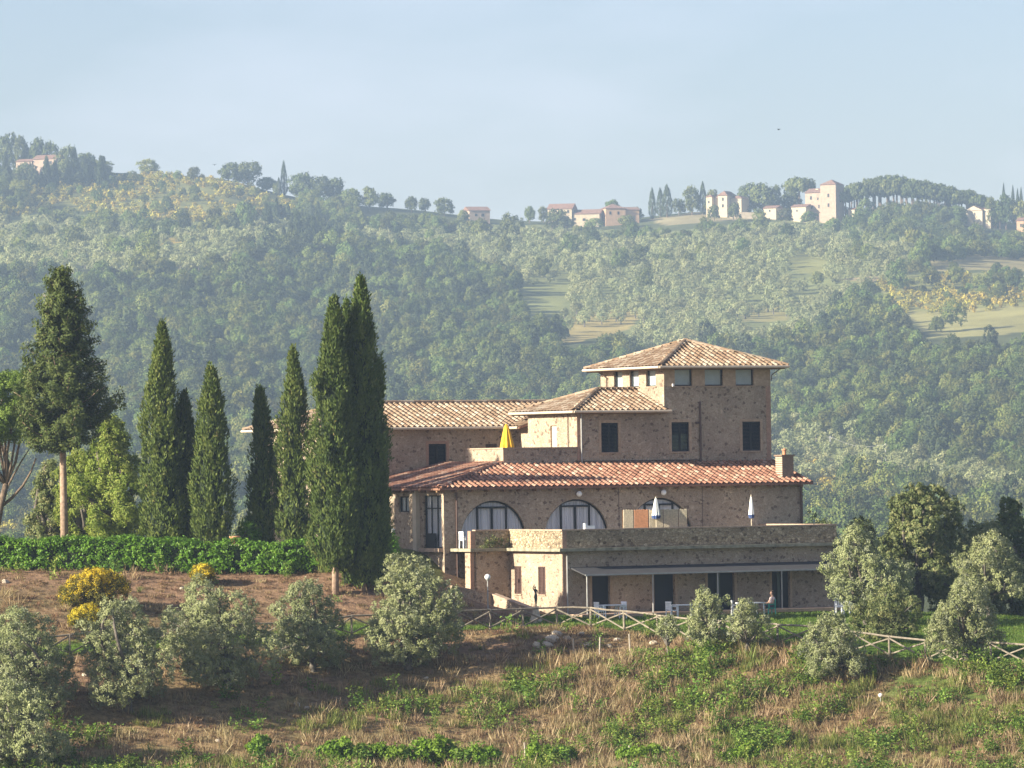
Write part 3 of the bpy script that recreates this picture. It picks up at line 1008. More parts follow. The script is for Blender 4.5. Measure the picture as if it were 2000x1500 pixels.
# --- roofs: real pan-and-cover tiles
def in_poly(x, y, poly):
    c = False
    for i in range(len(poly)):
        (x0, y0), (x1, y1) = poly[i], poly[i - 1]
        if (y0 > y) != (y1 > y) and x < (x1 - x0) * (y - y0) / (y1 - y0) + x0: c = not c
    return c


def tile_shape(L=.47, r0=.112, r1=.095):
    vs, fs = [], []
    for s_, r_, lift in ((0, r0, .03), (L, r1, .014)):
        for k in range(6):
            t_ = math.pi * k / 5
            vs.append((-r_ * math.cos(t_), s_, r_ * .85 * math.sin(t_) + lift))
    for k in range(5): fs.append((k, k + 1, 7 + k, 6 + k))
    return vs, fs


TV, TF = tile_shape()
tile_mesh = bpy.data.meshes.new('roof_tile')
tile_mesh.from_pydata(TV, [], TF)
tile_mesh.materials.append(M['tile_single'])


def roof_slope(part, poly, p0, up, ze, tan, mat, singles=0, pitch=.36, course=.4):
    """poly: outline in plan; p0: a point on the eave; up: plan direction up the slope"""
    up = Vector((up[0], up[1], 0)).normalized()
    al = Vector((up.y, -up.x, 0))
    es = (up + Vector((0, 0, tan))).normalized()
    nn = al.cross(es)
    if nn.z < 0: nn = -nn
    cs = math.hypot(1, tan)
    zz = lambda x, y: ze + tan * ((x - p0[0]) * up.x + (y - p0[1]) * up.y)
    base = MB()
    top = [(x, y, zz(x, y)) for x, y in poly]
    bot = [(x, y, z - .1) for x, y, z in top]
    n = len(poly)
    base.add(top + bot, [tuple(range(n)), tuple(range(2 * n - 1, n - 1, -1))] + [(i, (i + 1) % n, n + (i + 1) % n, n + i) for i in range(n)])
    ro = base.build(part, M['under'], house)
    ca = [(x - p0[0]) * al.x + (y - p0[1]) * al.y for x, y in poly]
    sa = [(x - p0[0]) * up.x + (y - p0[1]) * up.y for x, y in poly]
    mb = MB()
    done = 0
    for j in range(int((max(sa) - min(sa)) * cs / course) + 2):
        for i in range(int((max(ca) - min(ca)) / pitch) + 2):
            c_ = min(ca) + (i + .5) * pitch
            s_ = min(sa) + (j * course - .03) / cs
            q = Vector((p0[0], p0[1], 0)) + al * c_ + up * (s_ + .12)
            if not in_poly(q.x, q.y, poly): continue
            o3 = Vector((p0[0], p0[1], ze)) + al * (c_ + random.uniform(-.012, .012)) + es * (s_ * cs) + nn * random.uniform(.004, .016)
            tw = random.uniform(-.03, .03)
            ex = (al + es * tw).normalized()
            ey = (es - al * tw).normalized()
            if done < singles:
                o = bpy.data.objects.new('roof_tile', tile_mesh)
                COL.objects.link(o)
                o.parent = ro
                mt = Matrix((ex, ey, nn)).transposed().to_4x4()
                mt.translation = o3
                o.matrix_basis = mt
                done += 1
            else:
                mb.add([o3 + ex * x + ey * y + nn * z for x, y, z in TV], TF)
    o = mb.build('roof_tiles', mat, ro)
    o['kind'] = 'stuff'
    return ro


def ridge_caps(ro, pts, mat, r=.13):
    mb = MB()
    for a, b_ in zip(pts, pts[1:]):
        a, b_ = Vector(a), Vector(b_)
        n = max(1, int((b_ - a).length / .42))
        for k in range(n):
            mb.tube([a.lerp(b_, k / n), a.lerp(b_, (k + 1.12) / n)], [r * 1.05, r * .86], 8, False)
    mb.build('ridge_cap', mat, ro)


def gutter(ro, p, q):
    MB().tube([p, q], .075, 8).build('gutter', M['gutter'], ro)


# lower roof round the first floor
ZE = 6.12
T1 = (7.35 - ZE) / 4.0
T1L = (7.35 - ZE) / 5.65
lo = roof_slope('lower_roof', [(-3.45, 7.1), (20.3, 7.1), (20.3, 11.1), (2.2, 11.1)], (-3.45, 7.1), (0, 1), ZE, T1, M['tile_red'], singles=264)
lo2 = roof_slope('lower_side_roof', [(-3.45, 7.1), (2.2, 11.1), (2.7, 11.1), (2.7, VW), (-3.45, VW)], (-3.45, 7.1), (1, 0), ZE, T1L, M['tile_red'])
ridge_caps(lo, [(-3.45, 7.1, ZE + .07), (2.2, 11.1, 7.35 + .07)], M['tile_red'])
rf = MB()
for k in range(11):
    v_ = 7.6 + k * 1.0
    r_ = MB().box(-3.38, -2.95, v_ - .07, v_ + .07, 5.9, 6.02)
    r_.build('rafter', M['wood'], house)
for k in range(23):
    u_ = -2.4 + k * 1.0
    MB().box(u_ - .06, u_ + .06, 7.16, 7.6, 5.9, 6.02).build('rafter', M['wood'], house)
# roof of the upper floor beside the tower
ZM, ZMR = 10.25, 11.45
TM = (ZMR - ZM) / 3.6
mr_ = roof_slope('upper_roof', [(6.95, 10.6), (12.95 + .3, 10.6), (13.05, 14.2), (10.55, 14.2)], (6.95, 10.6), (0, 1), ZM, TM, M['tile_old'])
ml_ = roof_slope('upper_side_roof', [(6.95, 10.6), (10.55, 14.2), (6.95, 17.8)], (6.95, 10.6), (1, 0), ZM, TM, M['tile_old'])
mb_ = roof_slope('upper_back_roof', [(6.95, 17.8), (10.55, 14.2), (13.05, 14.2), (13.05, 17.8)], (6.95, 17.8), (0, -1), ZM, TM, M['tile_old'])
ridge_caps(mr_, [(6.95, 10.6, ZM + .06), (10.55, 14.2, ZMR + .08), (13.05, 14.2, ZMR + .08)], M['tile_old'])
ridge_caps(ml_, [(6.95, 17.8, ZM + .06), (10.55, 14.2, ZMR + .08)], M['tile_old'])
gutter(mr_, (6.9, 10.53, ZM - .03), (13.2, 10.53, ZM - .03))
gutter(ml_, (6.87, 10.53, ZM - .03), (6.87, 17.8, ZM - .03))
# tower roof
e0, e1, f0, f1, ZT, ZA = 12.38, 20.78, 10.4, 18.8, 12.7, 14.2
TT = (ZA - ZT) / 4.2
ap = (16.58, 14.6)
tf = roof_slope('tower_roof', [(e0, f0), (e1, f0), ap], (e0, f0), (0, 1), ZT, TT, M['tile_old'])
tl = roof_slope('tower_side_roof', [(e0, f0), ap, (e0, f1)], (e0, f0), (1, 0), ZT, TT, M['tile_old'])
roof_slope('tower_back_roof', [(e0, f1), ap, (e1, f1)], (e0, f1), (0, -1), ZT, TT, M['tile_old'])
tr = roof_slope('tower_side_roof', [(e1, f0), (e1, f1), ap], (e1, f0), (-1, 0), ZT, TT, M['tile_old'])
ridge_caps(tf, [(e0, f0, ZT + .06), (*ap, ZA + .08), (e1, f0, ZT + .06)], M['tile_old'])
ridge_caps(tl, [(e0, f1, ZT + .06), (*ap, ZA + .08)], M['tile_old'])
gutter(tf, (e0 - .06, f0 - .07, ZT - .03), (e1 + .06, f0 - .07, ZT - .03))
gutter(tl, (e0 - .08, f0 - .07, ZT - .03), (e0 - .08, f1, ZT - .03))
MB().box(e0 + .1, e1 - .1, f0 + .1, f1 - .1, ZT - .16, ZT - .1).build('eave_boarding', M['wood'], house)
MB().box(7.05, 13.0, 10.7, 17.7, ZM - .15, ZM - .1).build('eave_boarding', M['wood'], house)
# rear wing roof
ZW = 9.48
TW = 1.41 / 4.35
wv0, wv1, wu0 = 17.7, 26.4, -5.6
wr = roof_slope('rear_wing_roof', [(wu0, wv0), (UT + 2, wv0), (UT + 2, 22.05), (wu0 + 4.35, 22.05)], (wu0, wv0), (0, 1), ZW, TW, M['tile_old'])
wl_ = roof_slope('rear_wing_side_roof', [(wu0, wv0), (wu0 + 4.35, 22.05), (wu0, wv1)], (wu0, wv0), (1, 0), ZW, TW, M['tile_old'])
roof_slope('rear_wing_back_roof', [(wu0, wv1), (wu0 + 4.35, 22.05), (UT + 2, 22.05), (UT + 2, wv1)], (wu0, wv1), (0, -1), ZW, TW, M['tile_old'], pitch=.5, course=.6)
ridge_caps(wr, [(wu0, wv0, ZW + .06), (wu0 + 4.35, 22.05, ZW + 1.49), (UT + 2, 22.05, ZW + 1.49)], M['tile_old'])
ridge_caps(wl_, [(wu0, wv1, ZW + .06), (wu0 + 4.35, 22.05, ZW + 1.49)], M['tile_old'])
gutter(wr, (wu0 - .06, wv0 - .07, ZW - .03), (6.9, wv0 - .07, ZW - .03))
gutter(wl_, (wu0 - .08, wv0 - .07, ZW - .03), (wu0 - .08, wv1, ZW - .03))
kr = roof_slope('link_roof', [(6.85, 16.62), (9.5, 16.62), (9.5, 19.4), (6.85, 17.71)], (6.85, 16.62), (1, 0), 9.46, .32, M['tile_old'])
gutter(kr, (6.8, 16.7, 9.43), (6.8, 17.75, 9.43))

# chimney, pipes, lamps and awning
ch = MB().box(18.75, 19.5, 7.9, 8.6, 6.1, 7.62).build('chimney', M['shadebrick'], house)
MB().box(18.68, 19.57, 7.83, 8.67, 7.62, 7.7).build('cap', M['shadebrick'], ch)
MB().lathe((19.12, 8.25, 7.7), [(.1, 0), (.1, .22), (.14, .24), (.14, .3), (.02, .36)], 10).build('chimney_pot', M['terracotta'], ch)
MB().tube([(UU + .25, VU - .07, 10.15), (UU + .25, VU - .07, 7.3), (UU + .6, VU - .6, 7.18)], .045, 8).build('downpipe', M['palepipe'], house)
MB().tube([(15.35, VU - .07, 10.75), (15.35, VU - .07, 7.36)], .06, 8).build('downpipe', M['pipe'], house)
MB().tube([(UU - .1, VU - .08, 7.48), (15.29, VU - .08, 7.48)], .03, 6).build('cable_pipe', M['pipe'], house)
MB().box(15.05, 15.29, -.1, -.02, 9.5, 9.62, FR(VU)).build('junction_box', M['pipe'], house)
MB().tube([(-2.2, VF - .08, 6.05), (-2.2, VF - .08, 1.2)], .05, 8).build('downpipe', M['pipe'], house)
MB().tube([(19.72, VF - .12, 6.05), (19.72, VF - .12, 2.96)], .08, 8).build('downpipe', M['pipe'], house)
MB().tube([(UTR + .02, VU - .1, 11.9), (UTR + .02, VU - .1, 12.2), (UTR + .45, VU - .45, 12.6)], .03, 6).build('downpipe', M['pipe'], house)
MB().tube([(UT - .35, 17.9, 12.62), (UT - .08, 17.3, 12.2), (UT - .08, 17.3, 11.3)], .03, 6).build('downpipe', M['pipe'], house)
MB().tube([(UU - .06, 12.0, 10.2), (UU - .06, 12.0, 8.1)], .025, 6).build('downpipe', M['pipe'], house)
MB().tube([(.25, -.06, 2.5), (.25, -.06, -.6)], .04, 6).build('downpipe', M['palepipe'], house)
MB().box(13.55, 13.65, -.12, -.02, 11.6, 11.75, FR(VU)).build('floodlight', M['white'], house)
for a in (5.33, 10.69):
    k = MB().box(a - .08, a + .08, -.12, 0, 5.66, 5.78, FR(VF)).build('wall_lamp', M['pipe'], house)
    MB().ball((a, VF - .24, 5.71), .16, 14, 8).build('lamp_globe', M['globe'], k, True)
aw = MB()
A0, A1, AD = .45, 16.8, 1.6
aw.add([(A0, -.02, 1.88), (A1, -.02, 1.88), (A1, -AD, 1.5), (A0, -AD, 1.5), (A0, -.02, 1.8), (A1, -.02, 1.8), (A1, -AD, 1.44), (A0, -AD, 1.44)],
       [(0, 1, 2, 3), (7, 6, 5, 4), (3, 2, 6, 7), (0, 3, 7, 4), (1, 5, 6, 2)])
awn = aw.build('awning', M['awning'], house)
MB().beam((A0, -AD, 1.47), (A1, -AD, 1.47), .07).build('awning_bar', M['palepipe'], awn)
for k in range(5):
    u_ = A0 + .12 + k * (A1 - A0 - .24) / 4
    MB().tube([(u_, -AD + .03, 1.44), (u_, -AD + .03, -.75)], .035, 8).build('awning_post', M['palepipe'], awn)
MB().box(-.1, 17.5, -2.2, -.02, -.75, -.58).build('paved_strip', M['pavement'], house)

# ------------------------------------------------------------------ plants
def unit(n, rng):
    v = rng.normal(size=(n, 3))
    return v / np.linalg.norm(v, axis=1, keepdims=True)


def leaves(base, axis, w, l, rng, face=None, jit=.5):
    """kite-shaped leaves: base point, axis direction, width, length -> verts (4N,3); face: the side they turn outward"""
    n = len(base)
    axis = axis / (np.linalg.norm(axis, axis=1, keepdims=True) + 1e-9)
    ref = unit(n, rng) if face is None else face + rng.normal(size=(n, 3)) * jit
    sd = np.cross(ref, axis)
    sd /= np.linalg.norm(sd, axis=1, keepdims=True) + 1e-9
    w = (w * rng.uniform(.7, 1.3, n))[:, None]
    l = (l * rng.uniform(.7, 1.3, n))[:, None]
    mid = base + axis * l * .45
    out = np.empty((n, 4, 3))
    out[:, 0], out[:, 1], out[:, 2], out[:, 3] = base, mid - sd * w / 2, base + axis * l, mid + sd * w / 2
    return out.reshape(-1, 3)


def clump_crown(centres, outs, per, cr, w, l, rng, dirmix=(1.0, .5, .8), tone=None, turned=None):
    """clumps of leaves: centres (K,3), outs (K,3) outward directions; turned: leaves lie on the crown's outside"""
    K = len(centres)
    c = np.repeat(centres, per, 0)
    o = np.repeat(outs, per, 0)
    d = unit(K * per, rng)
    pos = c + d * cr * (rng.random((K * per, 1)) ** .5)
    t = rng.random(K) if tone is None else tone
    r = np.clip(np.repeat(t, per) * .6 + rng.random(K * per) * .4, 0, 1)
    if turned is not None:
        fc = o + d * .6
        ax = np.cross(fc, rng.normal(size=(K * per, 3))) + np.array([0, 0, dirmix[1] * .5]) + rng.normal(size=(K * per, 3)) * .25
        return leaves(pos - ax / (np.linalg.norm(ax, axis=1, keepdims=True) + 1e-9) * l * .5, ax, w, l, rng, fc, turned), r
    ax = o * dirmix[0] + np.array([0, 0, dirmix[1]]) + rng.normal(size=(K * per, 3)) * dirmix[2]
    return leaves(pos, ax, w, l, rng), r


def lobe_points(lobes, n, rng, shell=(.72, 1.02), bottom=-.75):
    """points on the outside of a heap of ellipsoid lobes"""
    cs = np.array([l[0] for l in lobes], float)
    rs = np.array([l[1] for l in lobes], float)
    a = (rs[:, 0] * rs[:, 2] + rs[:, 0] * rs[:, 1])
    P, O = [], []
    while sum(map(len, P)) < n:
        k = rng.choice(len(lobes), n, p=a / a.sum())
        d = unit(n, rng)
        d = d[d[:, 2] > bottom]
        k = k[:len(d)]
        p = cs[k] + d * rs[k] * rng.uniform(*shell, (len(d), 1))
        q = ((p[:, None] - cs[None]) / rs[None])
        inn = (np.linalg.norm(q, axis=2) < .68).any(1)
        P.append(p[~inn]); O.append(d[~inn])
    return np.concatenate(P)[:n], np.concatenate(O)[:n]


def limb(mb, p, q, r0, r1, rng, bend=.12, n=5):
    p, q = np.asarray(p, float), np.asarray(q, float)
    L = np.linalg.norm(q - p)
    off = rng.normal(size=3) * bend * L
    pts = [p + (q - p) * t + off * math.sin(math.pi * t) for t in np.linspace(0, 1, n)]
    mb.tube(pts, [r0 + (r1 - r0) * t for t in np.linspace(0, 1, n)], 7)
    return pts


def olive_lobes(rng, w, h, n=13, low=.22, fine=1.0):
    """uneven heap of lobes: a few big ones low and wide, smaller ones sticking out above and aside"""
    L = []
    sk = rng.uniform(-.12, .12, 2) * w
    for k in range(n):
        f = (k + .5) / n
        z = h * (low + (1 - low) * (.08 + .8 * f))
        env = (1 - .75 * f ** 2.2) * (.78 + .22 * min(1, f * 5))
        rad = w * .5 * env * rng.uniform(.3, .82)
        a = 2.399 * k + rng.uniform(-.7, .7)
        r = w * rng.uniform(.1, .21) * (1.1 - .35 * f) * fine ** .5
        L.append(((rad * math.cos(a) + sk[0] * f, rad * math.sin(a) + sk[1] * f, z), (r, r, min(r * rng.uniform(.8, 1.3), h * .22))))
    for k in range(5):
        a = rng.uniform(0, 6.28)
        L.append(((w * .43 * math.cos(a), w * .43 * math.sin(a), h * rng.uniform(low + .12, .75)), (w * .1, w * .1, w * .13)))
    return L


def olive_tree(name, loc, w, h, seed, label, cat='olive tree', group=None, mat='olive', dens=1.0, low=.06, leaf=(.055, .13), trunk=True, lobes=None, per=24, cr=.17, rz=None, upright=.25, nl=26):
    rng = np.random.default_rng(seed)
    t = empty(name, loc, rng.uniform(0, 6.28) if rz is None else rz)
    tag(t, label, cat, group)
    L = lobes or olive_lobes(rng, w, h, nl, low, 26 / nl)
    area = sum(4 * 3.1 * l[1][0] * l[1][2] for l in L)
    K = int(area * 7.0 * dens)
    c, o = lobe_points(L, K, rng, (.55, 1.08))
    V, r = clump_crown(c, o, per, cr, leaf[0], leaf[1], rng, (.9, upright, .7), None, .7)
    keep = V.reshape(-1, 4, 3)[:, 0, 2] > .12
    V = V.reshape(-1, 4, 3)[keep].reshape(-1, 3)
    link('crown', np_mesh('crown', V, 4, r[keep]), M[mat], t)
    if trunk:
        mb = MB()
        f = np.array([rng.uniform(-.1, .1), rng.uniform(-.1, .1), h * rng.uniform(.2, .3)])
        limb(mb, (0, 0, -.3), f, .045 * h, .032 * h, rng, .06)
        for l in L[::2]:
            limb(mb, f, l[0], .02 * h, .008 * h, rng, .1)
        mb.build('trunk', M['olivebark'], t, True)
    return t


def cypress(loc, h, w, seed, label, group, tips=(), mat='cypress', base=.35, trunk_h=.6):
    """columnar cypress: upright sprays round a dense column; tips: (dx, dy, height) extra leaders"""
    rng = np.random.default_rng(seed)
    t = empty('cypress_tree', loc, 0)
    tag(t, label, 'cypress', group)

    def rad(s):
        s = np.clip(s, 0, 1)
        return w * .5 * np.clip(np.minimum((s + .05) / .13, 1), .55, 1) * (1 - np.clip((s - .32) / .68, 0, 1) ** 1.45) ** .78

    stems = [(0, 0, h, 1.0)] + [(a, b, c, .55) for a, b, c in tips]
    C, O, S = [], [], []
    core = MB()
    for (dx, dy, hh, ws) in stems:
        K = int(hh * w * ws * 46)
        s = rng.random(K) ** 1.06
        ph = rng.uniform(0, 6.283, K)
        zz = base + s * (hh - base)
        bump = .66 + .62 * vnoise(ph * 2.1 + seed, zz * .85)
        r = rad(s) * ws * bump * np.where(rng.random(K) < .05, rng.uniform(1.12, 1.32, K), rng.uniform(.85, 1.12, K))
        lx = dx * (1 - .35 * (1 - s)) + vnoise(zz * .35 + seed, zz * 0) * .25 - .12
        ly = dy * (1 - .35 * (1 - s)) + vnoise(zz * .35 + seed + 50, zz * 0) * .25 - .12
        C.append(np.c_[lx + r * np.cos(ph), ly + r * np.sin(ph), zz])
        O.append(np.c_[np.cos(ph), np.sin(ph), ph * 0])
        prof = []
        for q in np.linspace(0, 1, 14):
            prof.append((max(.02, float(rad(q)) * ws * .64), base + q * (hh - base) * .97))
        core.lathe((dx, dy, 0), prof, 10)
    C, O = np.concatenate(C), np.concatenate(O)
    tone = np.clip(rng.random(len(C)) * .75 + .35 * (vnoise(C[:, 2] * 1.3, np.arctan2(O[:, 1], O[:, 0]) * 2) - .3), 0, .93)
    tone[rng.random(len(C)) < .02] = 1.0
    per = 15
    c = np.repeat(C, per, 0)
    o = np.repeat(O, per, 0)
    n = len(c)
    pos = c + rng.normal(size=(n, 3)) * np.array([.07, .07, .17])
    ax = o * .45 + np.array([0, 0, 1.0]) + rng.normal(size=(n, 3)) * .3
    V = leaves(pos, ax, .085, .22, rng, o, .55)
    rr = np.clip(np.repeat(tone, per) * .7 + rng.random(n) * .3, 0, 1)
    me = np_mesh('crown', V, 4, rr)
    cr = link('crown', me, M[mat], t)
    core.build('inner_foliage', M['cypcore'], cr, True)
    MB().tube([(0, 0, -.4), (0, 0, base + 1.2)], [.2, .15], 10).build('trunk', M['pinebark'], t, True)
    return t


# ------------------------------------------------------------------ cypresses and garden trees on the upper terrace
def top_h(px, py, D, z0):
    return float(at(px, py, D)[2] - z0)


CYP = [  # px, D, top y, width m, label, tips
    (318, 283.0, 628, 2.05, 'tall slim green cypress beside the light green tree', ()),
    (360, 283.9, 768, 1.7, 'dark shaded cypress tucked behind the tall slim one', ()),
    (413, 282.2, 714, 1.95, 'medium cypress standing alone between the shaded one and the dark narrow one', ()),
    (513, 283.5, 756, 1.42, 'narrow dark cypress in full shade in front of the rear wing', ()),
    (575, 282.7, 680, 1.75, 'slim sunlit cypress next to the dark narrow one', ()),
    (654, 270.0, 578, 2.35, 'big sunlit cypress with bare pale trunk in front of the hedge', ((.75, -.2, 9.8),)),
    (708, 271.0, 536, 2.25, 'tallest cypress, dark and shaded, beside the villa roof', ((-.75, .1, 14.6), (.85, .3, 11.6))),
]
for i, (px, D, ty, w, lab, tips) in enumerate(CYP):
    p = at(px, 1050, D)
    z0 = gz(p[0], p[1])
    h = top_h(px, ty, D, z0)
    base = 1.45 if i == 5 else .35
    cypress((p[0], p[1], z0), h * .975, w, 100 + i, lab, 'cypresses beside the villa', tips, base=base)

# cedar-like conifer with a bare trunk
def conifer(px, D, ty, label):
    rng = np.random.default_rng(55)
    p = at(px, 1050, D)
    z0 = gz(p[0], p[1])
    h = top_h(px, ty, D, z0)
    t = empty('conifer_tree', (p[0], p[1], z0))
    tag(t, label, 'conifer')
    C, O = [], []
    br = MB()
    zb = 5.9
    nb = 165
    for k in range(nb):
        s = (k + rng.random()) / nb
        z = zb + s ** .93 * (h - zb - .25)
        ph = rng.uniform(0, 6.283) if k % 3 else rng.choice([0.1, 3.0]) + rng.uniform(-.4, .4)
        L = 2.85 * (1 - s) ** .8 * min(1, .78 + s * 2.5) * rng.uniform(.5, 1.15) + .25
        if k in (28, 29): L, ph = 3.0, 0.05
        up = rng.uniform(.1, .38)
        pts = []
        for q in np.linspace(0, 1, 6):
            pts.append((L * q * math.cos(ph), L * q * math.sin(ph), z + up * L * q * q - .12 * L * math.sin(q * 3)))
        br.tube(pts, [.05 * (1 - .8 * q) * (1 - s * .6) + .008 for q in np.linspace(0, 1, 6)], 5)
        m = max(3, int(L * 7))
        for q in np.linspace(.22, 1, m):
            i0 = min(4, int(q * 5)); f = q * 5 - i0
            b = np.array(pts[i0]) * (1 - f) + np.array(pts[i0 + 1]) * f
            C.append(b + rng.normal(size=3) * np.array([.2, .2, .08]))
            O.append(np.array([math.cos(ph), math.sin(ph), .2]) + rng.normal(size=3) * .5)
    C, O = np.array(C), np.array(O)
    V, r = clump_crown(C, O + np.array([0, 0, .35]), 36, .3, .075, .2, rng, (.7, .5, .8), None, .7)
    link('crown', np_mesh('crown', V, 4, r), M['conifer'], t)
    br.tube([(0, 0, -.4), (-.05, 0, 3), (-.06, 0, 6), (0, 0, h * .75), (0, 0, h - .3)], [.24, .2, .17, .09, .02], 10)
    br.build('trunk', M['pinebark'], t, True)
    return t


conifer(127, 284.5, 520, 'tall broad conifer with a bare pale trunk above the hedge')

# umbrella pine at the picture's edge
def edge_pine():
    rng = np.random.default_rng(61)
    p = at(4, 1050, 291)
    z0 = gz(p[0], p[1])
    t = empty('umbrella_pine', (p[0], p[1], z0))
    tag(t, 'bright green umbrella pine with dark forked trunk cut by the frame edge', 'pine tree')
    h = top_h(0, 715, 291, z0)
    L = [((rng.uniform(-2.4, 2.0), rng.uniform(-1.8, 1.8), h - rng.uniform(.8, 3.6)), (1.05, 1.05, .75)) for _ in range(26)]
    c, o = lobe_points(L, 900, rng, (.6, 1.05))
    V, r = clump_crown(c, o, 34, .26, .06, .18, rng, (.7, .6, .7), None, .8)
    link('crown', np_mesh('crown', V, 4, r), M['pine'], t)
    mb = MB()
    f = (.25, 0, 4.2)
    limb(mb, (-.5, 0, -.3), f, .26, .17, rng, .04)
    for l in L[::2]: limb(mb, f, l[0], .09, .03, rng, .1)
    limb(mb, (-.1, 0, 2.9), (1.9, .2, 5.6), .1, .04, rng, .05)
    limb(mb, (.0, 0, 3.3), (1.5, .4, 6.1), .08, .03, rng, .05)
    mb.build('trunk', M['bark'], t, True)


edge_pine()


def garden_tree(name, px, by, D, w, h, seed, label, cat, mat, leaf=(.08, .17), low=.05, dens=1.0, per=24, cr=.26, upright=-.35, lobes=None, nl=60):
    p = at(px, by, D)
    return olive_tree(name, (p[0], p[1], gz(p[0], p[1])), w, h, seed, label, cat, None, mat, dens, low, leaf, True, lobes, per, cr, None, upright, nl)


garden_tree('willow_tree', 228, 1050, 290.3, 5.0, 8.3, 71, 'yellow-green willow tree with drooping leaves beside the tall slim cypress', 'willow', 'willow', dens=1.2)
garden_tree('willow_tree', 165, 1050, 299, 3.4, 6.6, 72, 'smaller yellow-green tree just behind the bare conifer trunk', 'tree', 'willow', dens=1.1)
garden_tree('leafy_tree', 92, 1050, 301, 2.6, 5.9, 73, 'dull green tree between the pine and the bare conifer trunk', 'tree', 'bay', dens=1.2)
garden_tree('leafy_bush', 484, 1050, 283, 1.6, 1.9, 74, 'bright green bush at the foot of the dark narrow cypress', 'bush', 'laurel', leaf=(.07, .13), dens=1.0)
garden_tree('leafy_bush', 750, 1100, 275.5, 1.9, 2.5, 75, 'rounded green bush at the hedge end beside the villa', 'bush', 'laurel', leaf=(.07, .13), dens=1.0)

# ------------------------------------------------------------------ hedge
def build_hedge():
    rng = np.random.default_rng(81)
    xs = np.linspace(-38, -6.6, 120)
    path = lambda x: 272.2 + (x + 26) * .07
    n = 2600
    x = rng.uniform(-36, -6.7, n)
    face = rng.random(n)
    hh = 1.5 + .3 * (vnoise(x * .9, x * 0 + 5) - .5)
    zg = H(x, path(x))
    bul = .24 * (vnoise(x * 1.2, x * 0 + 9) - .5) * 2
    d = np.where(face < .5, -.55 + bul, np.where(face < .85, rng.uniform(-.55, .55, n), .55))
    z = np.where((face >= .5) & (face < .85), hh, rng.uniform(.02, 1, n) * hh)
    d = d + rng.normal(size=n) * .06
    C = np.c_[x, path(x) + d, zg + z + rng.normal(size=n) * .05]
    O = np.c_[rng.normal(size=n) * .3, np.where(face < .5, -1, np.where(face < .85, 0, 1)), np.where((face >= .5) & (face < .85), 1, .3)]
    V, r = clump_crown(C, O, 17, .2, .075, .14, rng, (1.0, .35, .6), None, .8)
    c0 = np.array([-8, path(-8), 0])
    t = empty('laurel_hedge', (-16, 273, float(gz(-16, 273))))
    tag(t, 'long clipped bright green laurel hedge along the upper terrace', 'hedge')
    off = np.array([-16, 273, t.location.z])
    link('foliage', np_mesh('foliage', V - off, 4, r), M['laurel'], t)
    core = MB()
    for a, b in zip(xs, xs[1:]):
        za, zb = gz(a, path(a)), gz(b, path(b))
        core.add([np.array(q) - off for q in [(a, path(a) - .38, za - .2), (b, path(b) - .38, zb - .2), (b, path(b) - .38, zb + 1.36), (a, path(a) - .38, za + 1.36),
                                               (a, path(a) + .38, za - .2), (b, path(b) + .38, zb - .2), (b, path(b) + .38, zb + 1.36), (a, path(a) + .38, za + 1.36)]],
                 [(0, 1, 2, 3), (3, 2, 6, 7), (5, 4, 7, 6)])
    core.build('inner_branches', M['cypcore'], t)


build_hedge()

# ------------------------------------------------------------------ olive trees on the bank and lawn
OL = [  # px centre, base y, width px, top y, seed, label, options
    (62, 1402, 190, 1188, 'broad olive tree cut by the frame edge above the lowest olive', {}),
    (28, 1512, 190, 1322, 'lowest olive tree in the bottom corner of the bank', {}),
    (252, 1388, 175, 1150, 'olive tree below the large yellow broom bush', {}),
    (440, 1345, 205, 1133, 'wide olive tree below the small yellow broom bush', {}),
    (612, 1312, 150, 1128, 'olive tree in front of the big cypress trunk', {}),
    (795, 1308, 190, 1080, 'large olive tree nearest the villa corner, its top against the porch', {}),
    (1304, 1282, 46, 1200, 'small young olive tree with straight stem by the rail fence', dict(low=.38, dens=1.4)),
    (1384, 1280, 92, 1138, 'upright olive tree in front of the middle doors', dict(low=.12)),
    (1458, 1285, 84, 1168, 'slender olive tree with leaning thin trunk right of the upright one', dict(low=.3, dens=.8)),
    (1628, 1336, 128, 1193, 'round olive tree on the bank breaking the fence line', dict(low=.1)),
    (1888, 1302, 150, 1128, 'olive tree standing in front of the far fence end', dict(low=.14)),
    (1735, 1252, 132, 1143, 'low dense green olive on the lawn inside the fence', dict(low=.03, mat='bay')),
]
for i, (px, by, wpx, ty, lab, kw) in enumerate(OL):
    p = ground_hit(px, min(by, 1495))
    if by > 1495: p = np.array([p[0], p[1] - 1.2, gz(p[0], p[1] - 1.2)])
    k = F_PX / p[1]
    h = top_h(px, ty, p[1], p[2]) * .97
    olive_tree('olive_tree', p, wpx / k * (1.15 if px < 1000 else 1.05), h * 1.03, 200 + i, lab, group='olive trees on the bank', **kw)
